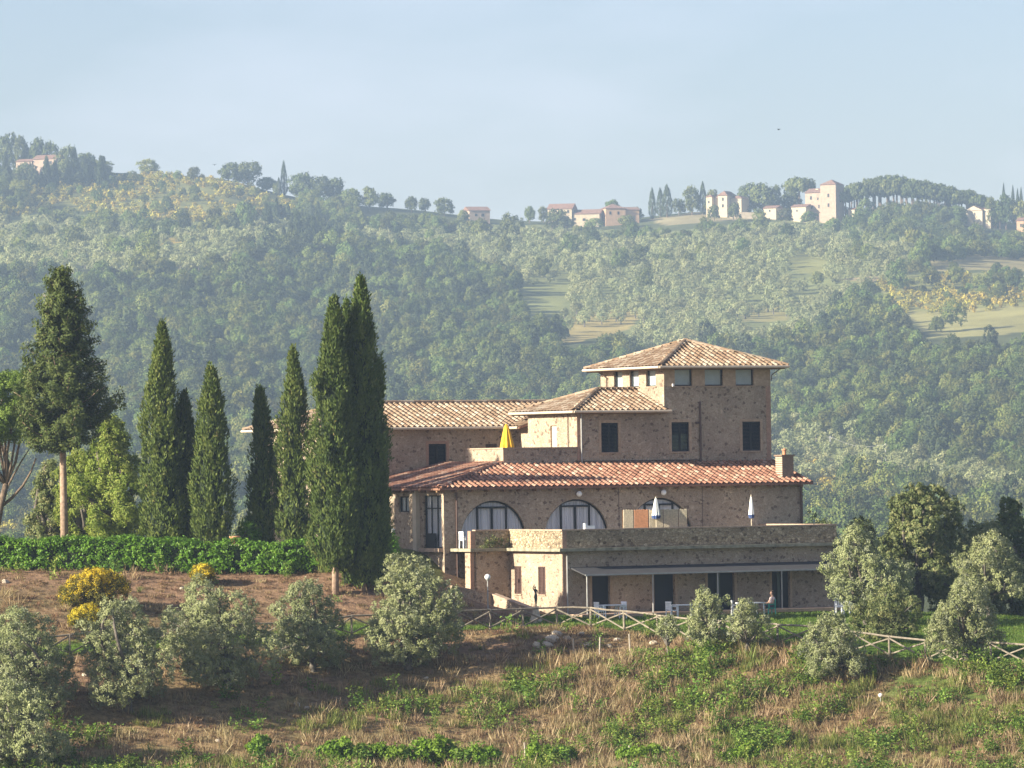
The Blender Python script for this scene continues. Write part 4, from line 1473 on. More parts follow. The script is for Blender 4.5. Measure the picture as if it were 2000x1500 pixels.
for px, by, D, w, h, seed, lab, mat, kw in [
        (1697, 1200, 277, 4.9, None, 231, 'tall pale olive tree against the end of the terrace wall', 'olive', dict(top=1012, low=.16, nl=34)),
        (1940, 1200, 284, 4.4, None, 232, 'high olive tree at the far edge behind the fence olive', 'olive', dict(top=1040, low=.2)),
        (1785, 1180, 296, 7.4, None, 233, 'big brownish green evergreen tree behind the tall pale olive', 'bay', dict(top=928, low=.1, leaf=(.08, .17), nl=44)),
        (1985, 1150, 312, 4.2, None, 234, 'dark dense evergreen tree at the frame edge beyond the lawn', 'cypress', dict(top=940, low=.02, leaf=(.09, .2), dens=1.2)),
        (1900, 1180, 306, 5.0, None, 235, 'shaded bushy tree between the brownish evergreen and the dark one', 'bay', dict(top=1010, low=.02, leaf=(.08, .17))),
        (1600, 1150, 318, 3.6, None, 236, 'small leafy tree peeping past the villa end wall', 'bay', dict(top=985, low=.02, leaf=(.08, .17)))]:
    top = kw.pop('top')
    p = at(px, by, D)
    z0 = gz(p[0], p[1])
    olive_tree('olive_tree' if mat == 'olive' else 'evergreen_tree', (p[0], p[1], z0), w, top_h(px, top, D, z0) * .97, seed, lab, 'olive tree' if mat == 'olive' else 'tree', None, mat, **kw)

# broom bushes
for px, by, wpx, ty, seed, lab in [(176, 1192, 118, 1110, 301, 'large yellow flowering broom bush below the hedge'),
                                   (391, 1143, 48, 1102, 302, 'small yellow broom bush close under the hedge'),
                                   (165, 1235, 70, 1180, 303, 'fading yellow broom shrub under the large broom bush')]:
    p = ground_hit(px, by)
    k = F_PX / p[1]
    rng = np.random.default_rng(seed)
    w, h = wpx / k, top_h(px, ty, p[1], p[2])
    t = empty('broom_bush', p, rng.uniform(0, 6))
    tag(t, lab, 'bush', 'yellow broom bushes')
    L = [((rng.uniform(-.32, .32) * w, rng.uniform(-.3, .3) * w, h * rng.uniform(.3, .72)), (w * .26, w * .26, h * .3)) for _ in range(10)]
    c, o = lobe_points(L, int(130 * w * h) + 60, rng, (.6, 1.05))
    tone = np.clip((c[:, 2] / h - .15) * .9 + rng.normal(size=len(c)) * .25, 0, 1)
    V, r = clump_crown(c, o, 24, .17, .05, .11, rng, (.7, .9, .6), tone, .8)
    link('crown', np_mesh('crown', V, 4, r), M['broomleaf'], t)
    mb = MB()
    for l in L: limb(mb, (0, 0, -.1), l[0], .03, .01, rng)
    mb.build('stems', M['bark'], t)

# ------------------------------------------------------------------ rail fence along the lawn edge
def build_fence():
    e = np.array(LAWN_EDGE)
    seg = np.r_[0, np.cumsum(np.hypot(*np.diff(e, axis=0).T))]
    t = empty('rail_fence', (2.84, 272.0, gz(2.84, 272.0)))
    tag(t, 'weathered rustic wooden fence with crossed braces along the lawn edge', 'fence')
    off = Vector(t.location)
    n = int(seg[-1] / 1.93)
    P = []
    for k in range(n + 1):
        s_ = seg[-1] * k / n
        x, y = np.interp(s_, seg, e[:, 0]), np.interp(s_, seg, e[:, 1])
        P.append(Vector((x, y, gz(x, y))) - off)
    for k, p in enumerate(P):
        lean = Vector((random.uniform(-.04, .04), random.uniform(-.03, .03), 0))
        MB().tube([p - Vector((0, 0, .3)), p + lean + Vector((0, 0, 1.02))], [.062, .055], 8).build('post', M['fence'], t)
    for a, b_ in zip(P, P[1:]):
        up = Vector((0, 0, 1))
        j = lambda: random.uniform(-.025, .025)
        MB().tube([a + up * (1.0 + j()), a.lerp(b_, .5) + up * (1.0 + j()), b_ + up * (1.0 + j())], .05, 7).build('rail', M['fence'], t)
        f = Vector((0, -.06, 0))
        MB().tube([a + up * (.92 + j()) + f, b_ + up * (.1 + j()) + f], .042, 7).build('brace', M['fence'], t)
        MB().tube([a + up * (.1 + j()) - f, b_ + up * (.92 + j()) - f], .042, 7).build('brace', M['fence'], t)


build_fence()

# ------------------------------------------------------------------ garden walls and lamps
W1, W2, W3 = at(880, 1146, 279.7), at(963, 1161, 281.0), at(1046, 1192, 277.0)
gw = empty('ramp_wall', (W2[0], W2[1], gz(W2[0], W2[1])))
tag(gw, 'low stone wall with sloping coping beside the villa ramp', 'wall')


def slope_wall(p, q, hp, hq, nm):
    p, q = Vector(p) - gw.location, Vector(q) - gw.location
    d = (q - p); d.z = 0; d.normalize()
    sd = Vector((-d.y, d.x, 0)) * .14
    vs = []
    for e_, h_ in ((p, hp), (q, hq)):
        for s_ in (-1, 1):
            vs += [e_ + sd * s_ + Vector((0, 0, -h_)), e_ + sd * s_]
    MB().add(vs, [(0, 1, 5, 4), (2, 6, 7, 3), (0, 2, 3, 1), (4, 5, 7, 6)]).build(nm, M['stone'], gw)
    c = MB()
    vs = []
    for e_ in (p, q):
        for s_ in (-1.3, 1.3):
            vs += [e_ + sd * s_, e_ + sd * s_ + Vector((0, 0, .07))]
    c.add(vs, [(0, 1, 5, 4), (2, 6, 7, 3), (0, 2, 3, 1), (4, 5, 7, 6), (1, 3, 7, 5), (0, 4, 6, 2)]).build('coping', M['coping'], gw)


slope_wall(W1, W2, 1.6, 1.4, 'wall')
slope_wall(W2, W3, 1.4, .9, 'wall')

lp = at(953, 1182, 276.5)
lz = gz(lp[0], lp[1])
t = empty('lamp_post', (lp[0], lp[1], lz))
tag(t, 'slim garden lamp post with white globe beside the ramp wall', 'lamp')
hl = float(at(951, 1127, 276.5)[2] - lz)
MB().tube([(0, 0, -.2), (0, 0, hl - .12)], [.035, .03], 8).build('post', M['palepipe'], t)
MB().ball((0, 0, hl), .155, 16, 10).build('globe', M['globe'], t, True)
MB().lathe((0, 0, hl - .2), [(.04, 0), (.08, .05), (.05, .08)], 10).build('collar', M['palepipe'], t)
q = ground_hit(1720, 1372)
t = empty('garden_lamp', q)
tag(t, 'small white globe garden lamp low on the weedy bank', 'lamp')
MB().tube([(0, 0, -.1), (0, 0, .2)], .03, 8).build('post', M['palepipe'], t)
MB().ball((0, 0, .3), .11, 14, 8).build('globe', M['globe'], t, True)
lq = at(767, 1036, 281)
t = empty('garden_lamp', (lq[0], lq[1], gz(lq[0], lq[1])))
tag(t, 'small white globe lamp on a post beside the porch and the tallest cypress', 'lamp')
hh = float(lq[2] - t.location.z)
MB().tube([(0, 0, -.1), (0, 0, hh - .1)], .025, 8).build('post', M['palepipe'], t)
MB().ball((0, 0, hh), .11, 14, 8).build('globe', M['globe'], t, True)
pq = at(459, 1062, 277)
t = empty('terracotta_pot', (pq[0], pq[1], gz(pq[0], pq[1])))
tag(t, 'terracotta pot just behind the hedge beside the dark narrow cypress', 'pot')
ph = float(at(459, 1047, 277)[2] - t.location.z)
MB().box(-.2, .2, -.2, .2, -.1, ph - .42).build('plinth', M['render'], t)
MB().lathe((0, 0, ph - .42), [(.16, 0), (.26, .3), (.3, .36), (.3, .42), (.25, .42), (.2, .3)], 16).build('bowl', M['terracotta'], t, True)


# ------------------------------------------------------------------ parasols, screens and terrace pieces
def parasol(loc, h_pole, h_can, r, mats, label, lean=(0, 0)):
    t = empty('closed_parasol', loc)
    tag(t, label, 'parasol')
    t.rotation_euler = (lean[0], lean[1], 0)
    MB().tube([(0, 0, 0), (0, 0, h_pole + h_can)], .025, 8).build('pole', M['reed'], t)
    MB().lathe((0, 0, 0), [(.22, 0), (.22, .06), (.05, .1)], 14).build('base', M['palepipe'], t)
    n = 40

    def band(z0, z1, mat, nm):
        vs, fs = [], []
        zs = np.linspace(z0, z1, 9)
        for z in zs:
            f = 1 - (z - h_pole) / h_can
            R_ = r * (.18 + .82 * f ** .9) * (1 - .2 * math.exp(-((f - .97) / .05) ** 2))
            for k in range(n):
                a = 2 * math.pi * k / n
                rr = R_ * (1 + .22 * math.cos(8 * a)) * (1 if z < h_pole + h_can - .03 else .5)
                vs.append((rr * math.cos(a), rr * math.sin(a), z))
        for i in range(8):
            for k in range(n):
                k2 = (k + 1) % n
                fs.append((i * n + k, i * n + k2, (i + 1) * n + k2, (i + 1) * n + k))
        return MB().add(vs, fs).build(nm, mat, t, True)
    c = band(h_pole + .16 * h_can if mats[1] else h_pole, h_pole + h_can, mats[0], 'canopy')
    if mats[1]: band(h_pole, h_pole + .16 * h_can, mats[1], 'hem')
    MB().ball((0, 0, h_pole + h_can + .02), .035, 8, 6).build('finial', M['reed'], t)
    return t


def on_front(px, py, v):
    d = ray(px, py)
    n_ = HV
    tt = (v + (HOUSE - CAMP) @ n_) / (d @ n_)
    p = CAMP + d * tt - HOUSE
    return float(p @ HU), float(p[2])


u_, z_ = on_front(1281, 972, .62)
parasol(hw(u_, .62, 2.95), z_ - 2.95 - 1.12, 1.12, .22, (M['canvas'], M['blue']), 'closed white parasol with blue hem in front of the reed screen')
u_, z_ = on_front(1467, 968, 2.0)
parasol(hw(u_, 2.0, 2.95), z_ - 2.95 - 1.22, 1.22, .15, (M['canvas'], M['blue']), 'slim closed white parasol with blue hem before the plain terrace wall')
u_, z_ = on_front(991, 828, VU + .9)
parasol(hw(u_, VU + .9, 7.38), z_ - 7.38 - 1.42, 1.42, .36, (M['yellow'], None), 'closed yellow parasol on the roof terrace', (0, -.03))

sx = [on_front(x, 1010, 1.2)[0] for x in (1217, 1236, 1262, 1288, 1315, 1330)]
zt = on_front(1270, 995, 1.2)[1]
t = empty('reed_screen', hw(sx[0], 1.2, 2.95), THETA - math.radians(13))
tag(t, 'reed privacy screen of pale panels and one orange panel on the terrace', 'screen')
for k in range(5):
    w = sx[k + 1] - sx[k] - .05
    mb = MB()
    nstick = max(6, int(w / .05))
    for j in range(nstick):
        x = sx[k] - sx[0] + .02 + w * (j + .5) / nstick
        mb.tube([(x, 0, .02), (x, 0, zt - 2.95 + random.uniform(-.03, .02))], w / nstick * .55, 5)
    mb.build('panel', M['reedorange'] if k == 1 else M['reed'], t)
for x in sx:
    MB().box(x - sx[0] - .02, x - sx[0] + .02, .04, .08, 0, zt - 2.96).build('upright', M['wood'], t)
up_, zp_ = on_front(1152, 1030, .14)
t = MB().box(-.05, .55, -.1, .1, 0, .17).box(-.05, .06, -.1, .1, .171, .3).build('planter_box', M['white'])
t.location = hw(up_ - .3, .14, 3.88); t.rotation_euler = (0, 0, THETA)
tag(t, 'small white planter box on the parapet before the middle arch', 'planter')
# trailing plant on the parapet foot
rng = np.random.default_rng(5)
t = empty('trailing_plant', hw(-1.0, 5.55, 2.9), THETA)
tag(t, 'dry trailing plant growing from the short parapet by the brick pier', 'plant')
c = rng.normal(size=(45, 3)) * np.array([.42, .06, .22]) + np.array([0, 0, .3])
V, r = clump_crown(c, np.tile([0, -1, .3], (45, 1)), 14, .1, .04, .1, rng)
link('leaves', np_mesh('leaves', V, 4, r), M['bay'], t)
t = empty('leafy_bush', hw(20.2, 7.4, 2.6), THETA)
tag(t, 'small reddish bush beside the brown pipe at the villa end', 'bush')
c = rng.normal(size=(40, 3)) * np.array([.25, .25, .4]) + np.array([.2, 0, 1.0])
V, r = clump_crown(c, rng.normal(size=(40, 3)), 18, .15, .05, .12, rng)
link('leaves', np_mesh('leaves', V, 4, r), M['bay'], t)
MB().tube([(.2, 0, 0), (.2, 0, 1)], .03, 6).build('stem', M['bark'], t)


# ------------------------------------------------------------------ garden furniture
def chair_proto(mat, arms=True):
    t = empty('garden_chair')
    MB().box(-.24, .24, -.23, .22, .41, .45).build('seat', mat, t)
    bk = MB().box(-.24, .24, .2, .24, .82, .9).box(-.24, .24, .2, .235, .47, .53)
    for k in range(5): bk.box(-.22 + k * .1, -.16 + k * .1, .205, .23, .531, .819)
    bk.build('backrest', mat, t)
    for x in (-.22, .22):
        for y in (-.21, .22):
            MB().beam((x, y, 0), (x * .95, y * .95, .42), .05).build('leg', mat, t)
        if arms: MB().box(x - .03, x + .03, -.2, .22, .62, .66).box(x - .025, x + .025, -.2, -.15, .451, .619).build('armrest', mat, t)
    return t


def copy_tree(o, parent=None):
    c = o.copy()
    COL.objects.link(c)
    c.parent = parent
    for ch in o.children: copy_tree(ch, c)
    return c


def put(o, px, v, rz, lab, cat, grp, u=None):
    d = ray(px, 1195)
    tt = (v + (HOUSE - CAMP) @ HV) / (d @ HV)
    p = CAMP + d * tt
    z = gz(p[0], p[1])
    if -2.2 < v < 0: z = max(z, -.58)
    o.location = (p[0], p[1], z)
    o.rotation_euler = (0, 0, rz)
    tag(o, lab, cat, grp)
    return o


cw = chair_proto(M['white'])
spots = [(1172, -3.4, 1.6, 'white plastic garden chair left of the first lawn table'), (1212, -3.2, -1.5, 'white plastic garden chair right of the first lawn table'),
         (1312, -3.2, 1.7, 'white plastic garden chair at the left end of the second lawn table'), (1362, -3.4, -1.4, 'white plastic garden chair at the right end of the second lawn table'),
         (1438, -3.0, 1.2, 'white plastic garden chair beside the third lawn table'), (1640, -3.6, 2.4, 'white plastic garden chair by the tall pale olive trunk'),
         (1652, -3.2, 2.6, 'second white plastic chair close behind the one by the olive trunk')]
first = True
for px, v, rz, lab in spots:
    o = cw if first else copy_tree(cw)
    first = False
    put(o, px, v, rz + THETA, lab, 'chair', 'white garden chairs')


def table_proto():
    t = empty('garden_table')
    MB().box(-.7, .7, -.42, .42, .69, .73).build('tabletop', M['white'], t)
    for x in (-.6, .6):
        for y in (-.34, .34): MB().beam((x * 1.05, y, 0), (x, y, .69), .055).build('leg', M['white'], t)
    return t


tp = table_proto()
for i, (px, v, lab) in enumerate([(1192, -3.1, 'white garden table on the lawn behind the fence braces'), (1337, -3.1, 'white garden table with chairs at both ends before the second door'),
                                  (1466, -2.9, 'white garden table mostly hidden behind the slender olive')]):
    o = tp if i == 0 else copy_tree(tp)
    put(o, px, v, THETA, lab, 'table', 'white garden tables')
wch = copy_tree(cw)
wch.location = hw(-2.15, 6.75, 2.89); wch.rotation_euler = (0, 0, THETA + 1.6)
tag(wch, 'white plastic chair at the end of the terrace by the brick pier', 'chair', 'white garden chairs')
gc = chair_proto(M['green'])
put(gc, 1504, -3.1, THETA + math.radians(-95), 'green plastic garden chair with a person sitting in it', 'chair', None)


# ------------------------------------------------------------------ figures
def skin_mesh(name, verts, edges, radii, mat, parent, root=0, sub=2):
    me = bpy.data.meshes.new(name)
    me.from_pydata([tuple(v) for v in verts], edges, [])
    o = link(name, me, mat, parent)
    md = o.modifiers.new('skin', 'SKIN')
    md.use_smooth_shade = True
    sv = me.skin_vertices[0].data
    for i, r_ in enumerate(radii):
        sv[i].radius = (r_, r_) if not isinstance(r_, tuple) else r_
    sv[root].use_root = True
    s_ = o.modifiers.new('subdivision', 'SUBSURF')
    s_.levels = s_.render_levels = sub
    return o


def chain(V, E, R_, start, pts):
    prev = start
    for p, r_ in pts:
        V.append(p); R_.append(r_)
        E.append((prev, len(V) - 1))
        prev = len(V) - 1
    return prev


def hand(V, E, R_, wrist, at_, fwd, side, curl):
    at_, fwd, side, curl = map(Vector, (at_, fwd, side, curl))
    palm = chain(V, E, R_, wrist, [(at_ + fwd * .05, (.034, .018)), (at_ + fwd * .09, (.036, .016))])
    for k, L in enumerate((.062, .072, .068, .052)):
        b_ = at_ + fwd * .1 + side * (.03 - .02 * k)
        chain(V, E, R_, palm, [(b_, .0085), (b_ + fwd * L * .5 + curl * .012, .008), (b_ + fwd * L * .8 + curl * .04, .0075)])
    b_ = at_ + fwd * .04 + side * .045
    chain(V, E, R_, palm - 1, [(b_, .01), (b_ + fwd * .035 + side * .012 + curl * .015, .009)])


def sitting_person():
    c = gc.location
    t = empty('person', c, gc.rotation_euler.z)
    tag(t, 'person in a pale top sitting back in a green garden chair', 'person')
    V, E, R_ = [(0, .08, .54)], [], [.13]                       # pelvis; the sitter faces -y
    ch_ = chain(V, E, R_, 0, [((0, .1, .66), .125), ((0, .13, .8), .135), ((0, .15, .95), .14), ((0, .155, 1.04), .075), ((0, .14, 1.1), .052), ((0, .12, 1.17), .075), ((0, .115, 1.24), .092), ((0, .12, 1.31), .075), ((0, .12, 1.345), .04)])
    hd = [i for i, p in enumerate(V) if abs(p[2] - 1.24) < .001][0]
    sh = [i for i, p in enumerate(V) if abs(p[2] - .95) < .001][0]
    chain(V, E, R_, hd - 1, [((0, .02, 1.2), .022), ((0, -.0, 1.195), .014)])
    for s_ in (-1, 1):
        w_ = chain(V, E, R_, sh, [((s_ * .17, .15, .96), .055), ((s_ * .22, .1, .84), .045), ((s_ * .25, .03, .71), .04), ((s_ * .24, -.1, .69), .034), ((s_ * .22, -.2, .68), .026)])
        hand(V, E, R_, w_, (s_ * .22, -.2, .68), (0, -1, 0), (-s_, 0, 0), (0, 0, -1))
        f_ = chain(V, E, R_, 0, [((s_ * .1, .02, .52), .09), ((s_ * .12, -.18, .53), .078), ((s_ * .12, -.38, .52), .06), ((s_ * .12, -.4, .32), .055), ((s_ * .12, -.42, .1), .038), ((s_ * .12, -.46, .05), .036), ((s_ * .12, -.6, .035), .03)])
    skin_mesh('body', V, E, R_, M['skin'], t)
    V, E, R_ = [(0, .085, .56)], [], [.15]
    s2 = chain(V, E, R_, 0, [((0, .105, .66), .142), ((0, .13, .8), .15), ((0, .15, .95), .152), ((0, .155, 1.02), .085)]) - 1
    for s_ in (-1, 1):
        chain(V, E, R_, s2, [((s_ * .17, .15, .965), .068), ((s_ * .215, .1, .85), .058)])
    skin_mesh('shirt', V, E, R_, M['cloth'], t)
    V, E, R_ = [(0, .08, .535)], [], [.148]
    for s_ in (-1, 1):
        chain(V, E, R_, 0, [((s_ * .1, .02, .52), .1), ((s_ * .12, -.18, .53), .09), ((s_ * .12, -.37, .52), .072)])
    skin_mesh('trousers', V, E, R_, M['denim'], t)
    V, E, R_ = [(0, .15, 1.27)], [], [.085]
    chain(V, E, R_, 0, [((0, .13, 1.32), .075), ((0, .1, 1.35), .04)])
    chain(V, E, R_, 0, [((0, .175, 1.2), .06), ((0, .185, 1.12), .04)])
    skin_mesh('hair', V, E, R_, M['hair'], t)


sitting_person()


def garden_statue():
    q = at(1047, 1215, 275.0)
    t = empty('garden_statue', (q[0], q[1], gz(q[0], q[1])), .5)
    tag(t, 'dark slender garden statue with a raised arm on a conical pedestal before the sunlit wall', 'statue')
    zt_ = float(at(1047, 1141, 275.0)[2] - t.location.z)
    pz = zt_ - 1.15
    MB().lathe((0, 0, -.2), [(.36, 0), (.34, .3), (.2, pz * .5 + .2), (.13, pz + .12), (.17, pz + .15), (.17, pz + .2)], 14).build('pedestal', M['rock'], t)
    k = .68
    S = lambda x, y, z: (x * k, y * k, pz + z * k)
    V, E, R_ = [S(0, 0, .82)], [], [.1 * k]
    chain(V, E, R_, 0, [(S(.02, 0, .95), .085 * k), (S(.0, .01, 1.1), .1 * k), (S(-.03, .01, 1.24), .1 * k), (S(-.04, .0, 1.33), .045 * k), (S(-.05, -.02, 1.4), .06 * k), (S(-.06, -.02, 1.47), .075 * k), (S(-.06, -.02, 1.54), .05 * k)])
    sh = 3
    w_ = chain(V, E, R_, sh, [(S(-.16, 0, 1.26), .045 * k), (S(-.24, -.03, 1.42), .038 * k), (S(-.15, -.05, 1.6), .03 * k), (S(-.1, -.05, 1.68), .022 * k)])
    w2 = chain(V, E, R_, sh, [(S(.12, 0, 1.24), .045 * k), (S(.2, .02, 1.08), .038 * k), (S(.14, -.1, .98), .03 * k), (S(.08, -.16, 1.0), .022 * k)])
    for s_ in (-1, 1):
        chain(V, E, R_, 0, [(S(.07 * s_, 0, .76), .08 * k), (S(.06 * s_, -.02, .45), .055 * k), (S(.05 * s_, 0, .1), .035 * k), (S(.05 * s_, -.06, .04), .03 * k), (S(.05 * s_, -.15, .03), .025 * k)])
    skin_mesh('figure', V, E, R_, M['bronze'], t)


garden_statue()

# ------------------------------------------------------------------ vines, stakes, rocks on the bank
M['stake'] = plain('grey_stake', (0.36, 0.31, 0.25), .9, var=.25, scale=8)
rng = np.random.default_rng(91)
vine_px = [(508, 1500, .55), (648, 1502, .9), (676, 1504, 1.2), (706, 1508, .75), (748, 1506, .5), (782, 1506, .7), (815, 1504, .95), (846, 1500, 1.25), (878, 1504, .9), (915, 1506, .7), (945, 1508, .5), (1040, 1506, .85), (1066, 1508, .65), (1100, 1514, .4), (1238, 1510, .75), (1272, 1512, .5), (1445, 1512, .45)]
vm = None
for i, (px, by, h) in enumerate(vine_px):
    p = at(px, by + 8, 249.5)
    p[2] = gz(p[0], p[1])
    p2 = at(px, 1500 - h * 38, 249.5)
    h2 = max(.9, float(p2[2] - p[2]) + .3)
    t = empty('grape_vine', p, rng.uniform(0, 6))
    tag(t, 'bright green leafy vine at the bottom edge below the bank', 'vine', 'vines along the bottom edge')
    L = [((rng.uniform(-.65, .65), rng.uniform(-.3, .3), h2 * rng.uniform(.3, .9)), (rng.uniform(.22, .42), .32, rng.uniform(.2, .36))) for _ in range(9)]
    c, o = lobe_points(L, 150, rng, (.5, 1.1))
    V, r = clump_crown(c, o, 9, .14, .12, .14, rng, (.8, .3, .8), None, .8)
    link('leaves', np_mesh('leaves', V, 4, r), M['vine'], t)
    mb = MB()
    limb(mb, (0, 0, -.2), (0, 0, h2 * .7), .04, .02, rng)
    mb.build('stem', M['bark'], t)
for i, (px, ty, by, D, lab) in enumerate([(1028, 1450, 1510, 250, 'grey vineyard stake beside the vines, tilted'), (1229, 1456, 1515, 250, 'thin vineyard stake near the middle of the bottom edge'), (1427, 1464, 1515, 250, 'vineyard stake below the green weeds'),
                                         (1605, 1474, 1515, 250, 'short vineyard stake under the straw-covered bank'), (1121, 1247, 1276, None, 'grey stake among the pale rocks under the fence'), (1171, 1244, 1278, None, 'middle one of three stakes on the bank below the fence'),
                                         (1231, 1238, 1278, None, 'brown stake next to the young olive below the fence')]):
    p = ground_hit(px, by) if D is None else at(px, by, D)
    p[2] = gz(p[0], p[1])
    h = top_h(px, ty, p[1], p[2])
    t = MB().tube([(0, 0, -.2), (random.uniform(-.06, .06) - (.12 if i == 0 else 0), 0, h)], [.05, .042], 7).build('wooden_stake', M['stake'])
    t.location = p
    tag(t, lab, 'stake', 'wooden stakes on the bank')


def rock_mesh(seed):
    rng = np.random.default_rng(seed)
    mb = MB()
    vs, fs = [], []
    n, m = 8, 5
    for i in range(m + 1):
        for k in range(n):
            a, b_ = 2 * math.pi * k / n, math.pi * i / m
            r_ = rng.uniform(.75, 1.15) if 0 < i < m else 1
            vs.append((r_ * math.sin(b_) * math.cos(a), r_ * math.sin(b_) * math.sin(a) * .8, .6 * r_ * math.cos(b_)))
    for i in range(m):
        for k in range(n):
            k2 = (k + 1) % n
            fs.append((i * n + k, i * n + k2, (i + 1) * n + k2, (i + 1) * n + k))
    o = mb.add(vs, fs).build('rock', M['rock'])
    return o


rp = [rock_mesh(k) for k in range(3)]
rpx = [(1078, 1252, .26), (1088, 1240, .22), (1108, 1250, .2), (1102, 1232, .14), (1048, 1263, .2), (1068, 1262, .24), (1148, 1262, .18), (1276, 1258, .17), (1205, 1252, .16), (1135, 1240, .15), (1190, 1264, .13), (1250, 1272, .12),
       (832, 1326, .1), (818, 1374, .1), (580, 1378, .12), (600, 1384, .12), (153, 1488, .12), (425, 1448, .1), (1700, 1482, .1), (1080, 1432, .09), (976, 1421, .09), (1280, 1437, .1), (165, 1320, .11), (10, 1138, .16), (355, 1150, .1), (690, 1133, .12)]
for i, (px, py, s_) in enumerate(rpx):
    o = rp[i] if i < 3 else rp[i % 3].copy()
    if i >= 3: COL.objects.link(o)
    p = ground_hit(px, py)
    o.location = (p[0], p[1], p[2] + s_ * .2)
    s_ *= 1.5
    o.scale = (s_, s_, s_ * random.uniform(.7, 1.2))
    o.rotation_euler = (random.uniform(-.3, .3), random.uniform(-.3, .3), random.uniform(0, 6))
    tag(o, 'pale broken rock lying on the brown bank', 'rock', 'pale rocks scattered on the bank')

# ------------------------------------------------------------------ scattering
PROTO = bpy.data.collections.new('prototypes')          # not linked to the scene: only instanced


def scatter(name, protos, pts, scl, rot, idx, label, cat):
    colx = bpy.data.collections.new('protos_' + name)
    for i, (me, mat) in enumerate(protos):
        if len(me.materials) == 0: me.materials.append(mat)
        o = bpy.data.objects.new('%s_%02d' % (name, i), me)
        colx.objects.link(o)
    me = bpy.data.meshes.new(name)
    n = len(pts)
    me.vertices.add(n)
    me.vertices.foreach_set('co', np.asarray(pts, dtype=np.float32).ravel())
    a = me.attributes.new('scl', 'FLOAT_VECTOR', 'POINT'); a.data.foreach_set('vector', np.asarray(scl, dtype=np.float32).ravel())
    a = me.attributes.new('rot', 'FLOAT_VECTOR', 'POINT'); a.data.foreach_set('vector', np.asarray(rot, dtype=np.float32).ravel())
    a = me.attributes.new('idx', 'INT', 'POINT'); a.data.foreach_set('value', np.asarray(idx, dtype=np.int32))
    ob = link(name, me)
    ng = bpy.data.node_groups.new(name + '_scatter', 'GeometryNodeTree')
    ng.interface.new_socket('Geometry', in_out='INPUT', socket_type='NodeSocketGeometry')
    ng.interface.new_socket('Geometry', in_out='OUTPUT', socket_type='NodeSocketGeometry')
    N = ng.nodes
    gi, go = N.new('NodeGroupInput'), N.new('NodeGroupOutput')
    ip = N.new('GeometryNodeInstanceOnPoints')
    ci = N.new('GeometryNodeCollectionInfo')
    ci.inputs['Collection'].default_value = colx
    ci.inputs['Separate Children'].default_value = True
    ci.inputs['Reset Children'].default_value = True
    def named(nm, ty):
        x = N.new('GeometryNodeInputNamedAttribute')
        x.data_type = ty
        x.inputs['Name'].default_value = nm
        return x.outputs['Attribute']
    er = N.new('FunctionNodeEulerToRotation')
    L = ng.links.new
    L(named('rot', 'FLOAT_VECTOR'), er.inputs[0])
    L(gi.outputs[0], ip.inputs['Points'])
    L(ci.outputs[0], ip.inputs['Instance'])
    ip.inputs['Pick Instance'].default_value = True
    L(named('idx', 'INT'), ip.inputs['Instance Index'])
    L(er.outputs[0], ip.inputs['Rotation'])
    L(named('scl', 'FLOAT_VECTOR'), ip.inputs['Scale'])
    L(ip.outputs[0], go.inputs[0])
    md = ob.modifiers.new('scatter', 'NODES')
    md.node_group = ng
    tag(ob, label, cat, None, 'stuff')
    return ob


def blades(n, h, spread, w, rng, lean=.35):
    base = np.c_[rng.normal(size=(n, 2)) * spread, np.zeros(n)]
    ax = np.c_[rng.normal(size=(n, 2)) * lean, np.ones(n)]
    return np_mesh('tuft', leaves(base, ax, w, h, rng), 4)


rng = np.random.default_rng(17)
M['weedgrass'] = foliage('wild_grass', [(0, (0.09, 0.12, 0.028)), (0.5, (0.155, 0.185, 0.045)), (1, (0.27, 0.27, 0.1))], 0.4, objvar=0.35)
M['drygrass'] = foliage('dry_turf', [(0, (0.14, 0.085, 0.05)), (0.5, (0.22, 0.145, 0.08)), (0.8, (0.2, 0.16, 0.075)), (1, (0.34, 0.25, 0.14))], 0.3, objvar=0.35, tr_tint=(1.1, 1.0, 0.75))
straw_p = [(blades(26, .3, .16, .028, rng, .5), M['straw']) for _ in range(3)] + [(blades(30, .5, .2, .028, rng, .35), M['straw']) for _ in range(2)]
short_p = [(blades(26, .17, .13, .03, rng, .6), M['drygrass']) for _ in range(3)]


def weed(rng, h, n):
    st = rng.normal(size=(7, 2)) * .12
    B, A = [], []
    for s_ in st:
        m = n // 7
        t_ = rng.random(m)
        B.append(np.c_[s_[0] * (1 + t_) + rng.normal(size=m) * .03, s_[1] * (1 + t_) + rng.normal(size=m) * .03, t_ * h])
        A.append(np.c_[rng.normal(size=(m, 2)), rng.uniform(.0, 1.0, m)])
    return np_mesh('weed', leaves(np.concatenate(B), np.concatenate(A), .065, .13, rng), 4)


green_p = [(blades(30, .32, .15, .03, rng, .45), M['weedgrass']) for _ in range(3)] + [(blades(30, .55, .16, .03, rng, .3), M['weedgrass']) for _ in range(2)]
weed_p = [(weed(rng, .5, 77), M['weed']) for _ in range(3)] + [(weed(rng, .8, 112), M['weed']) for _ in range(2)]
lawn_p = [(blades(26, .12, .13, .025, rng, .6), M['grass']) for _ in range(3)]


def bank_points(n):
    x = rng.uniform(-32, 32, n); y = rng.uniform(242, 276, n)
    z = H(x, y)
    P = np.c_[x, y, z]
    px, py = proj_np(P)
    return P, px, py


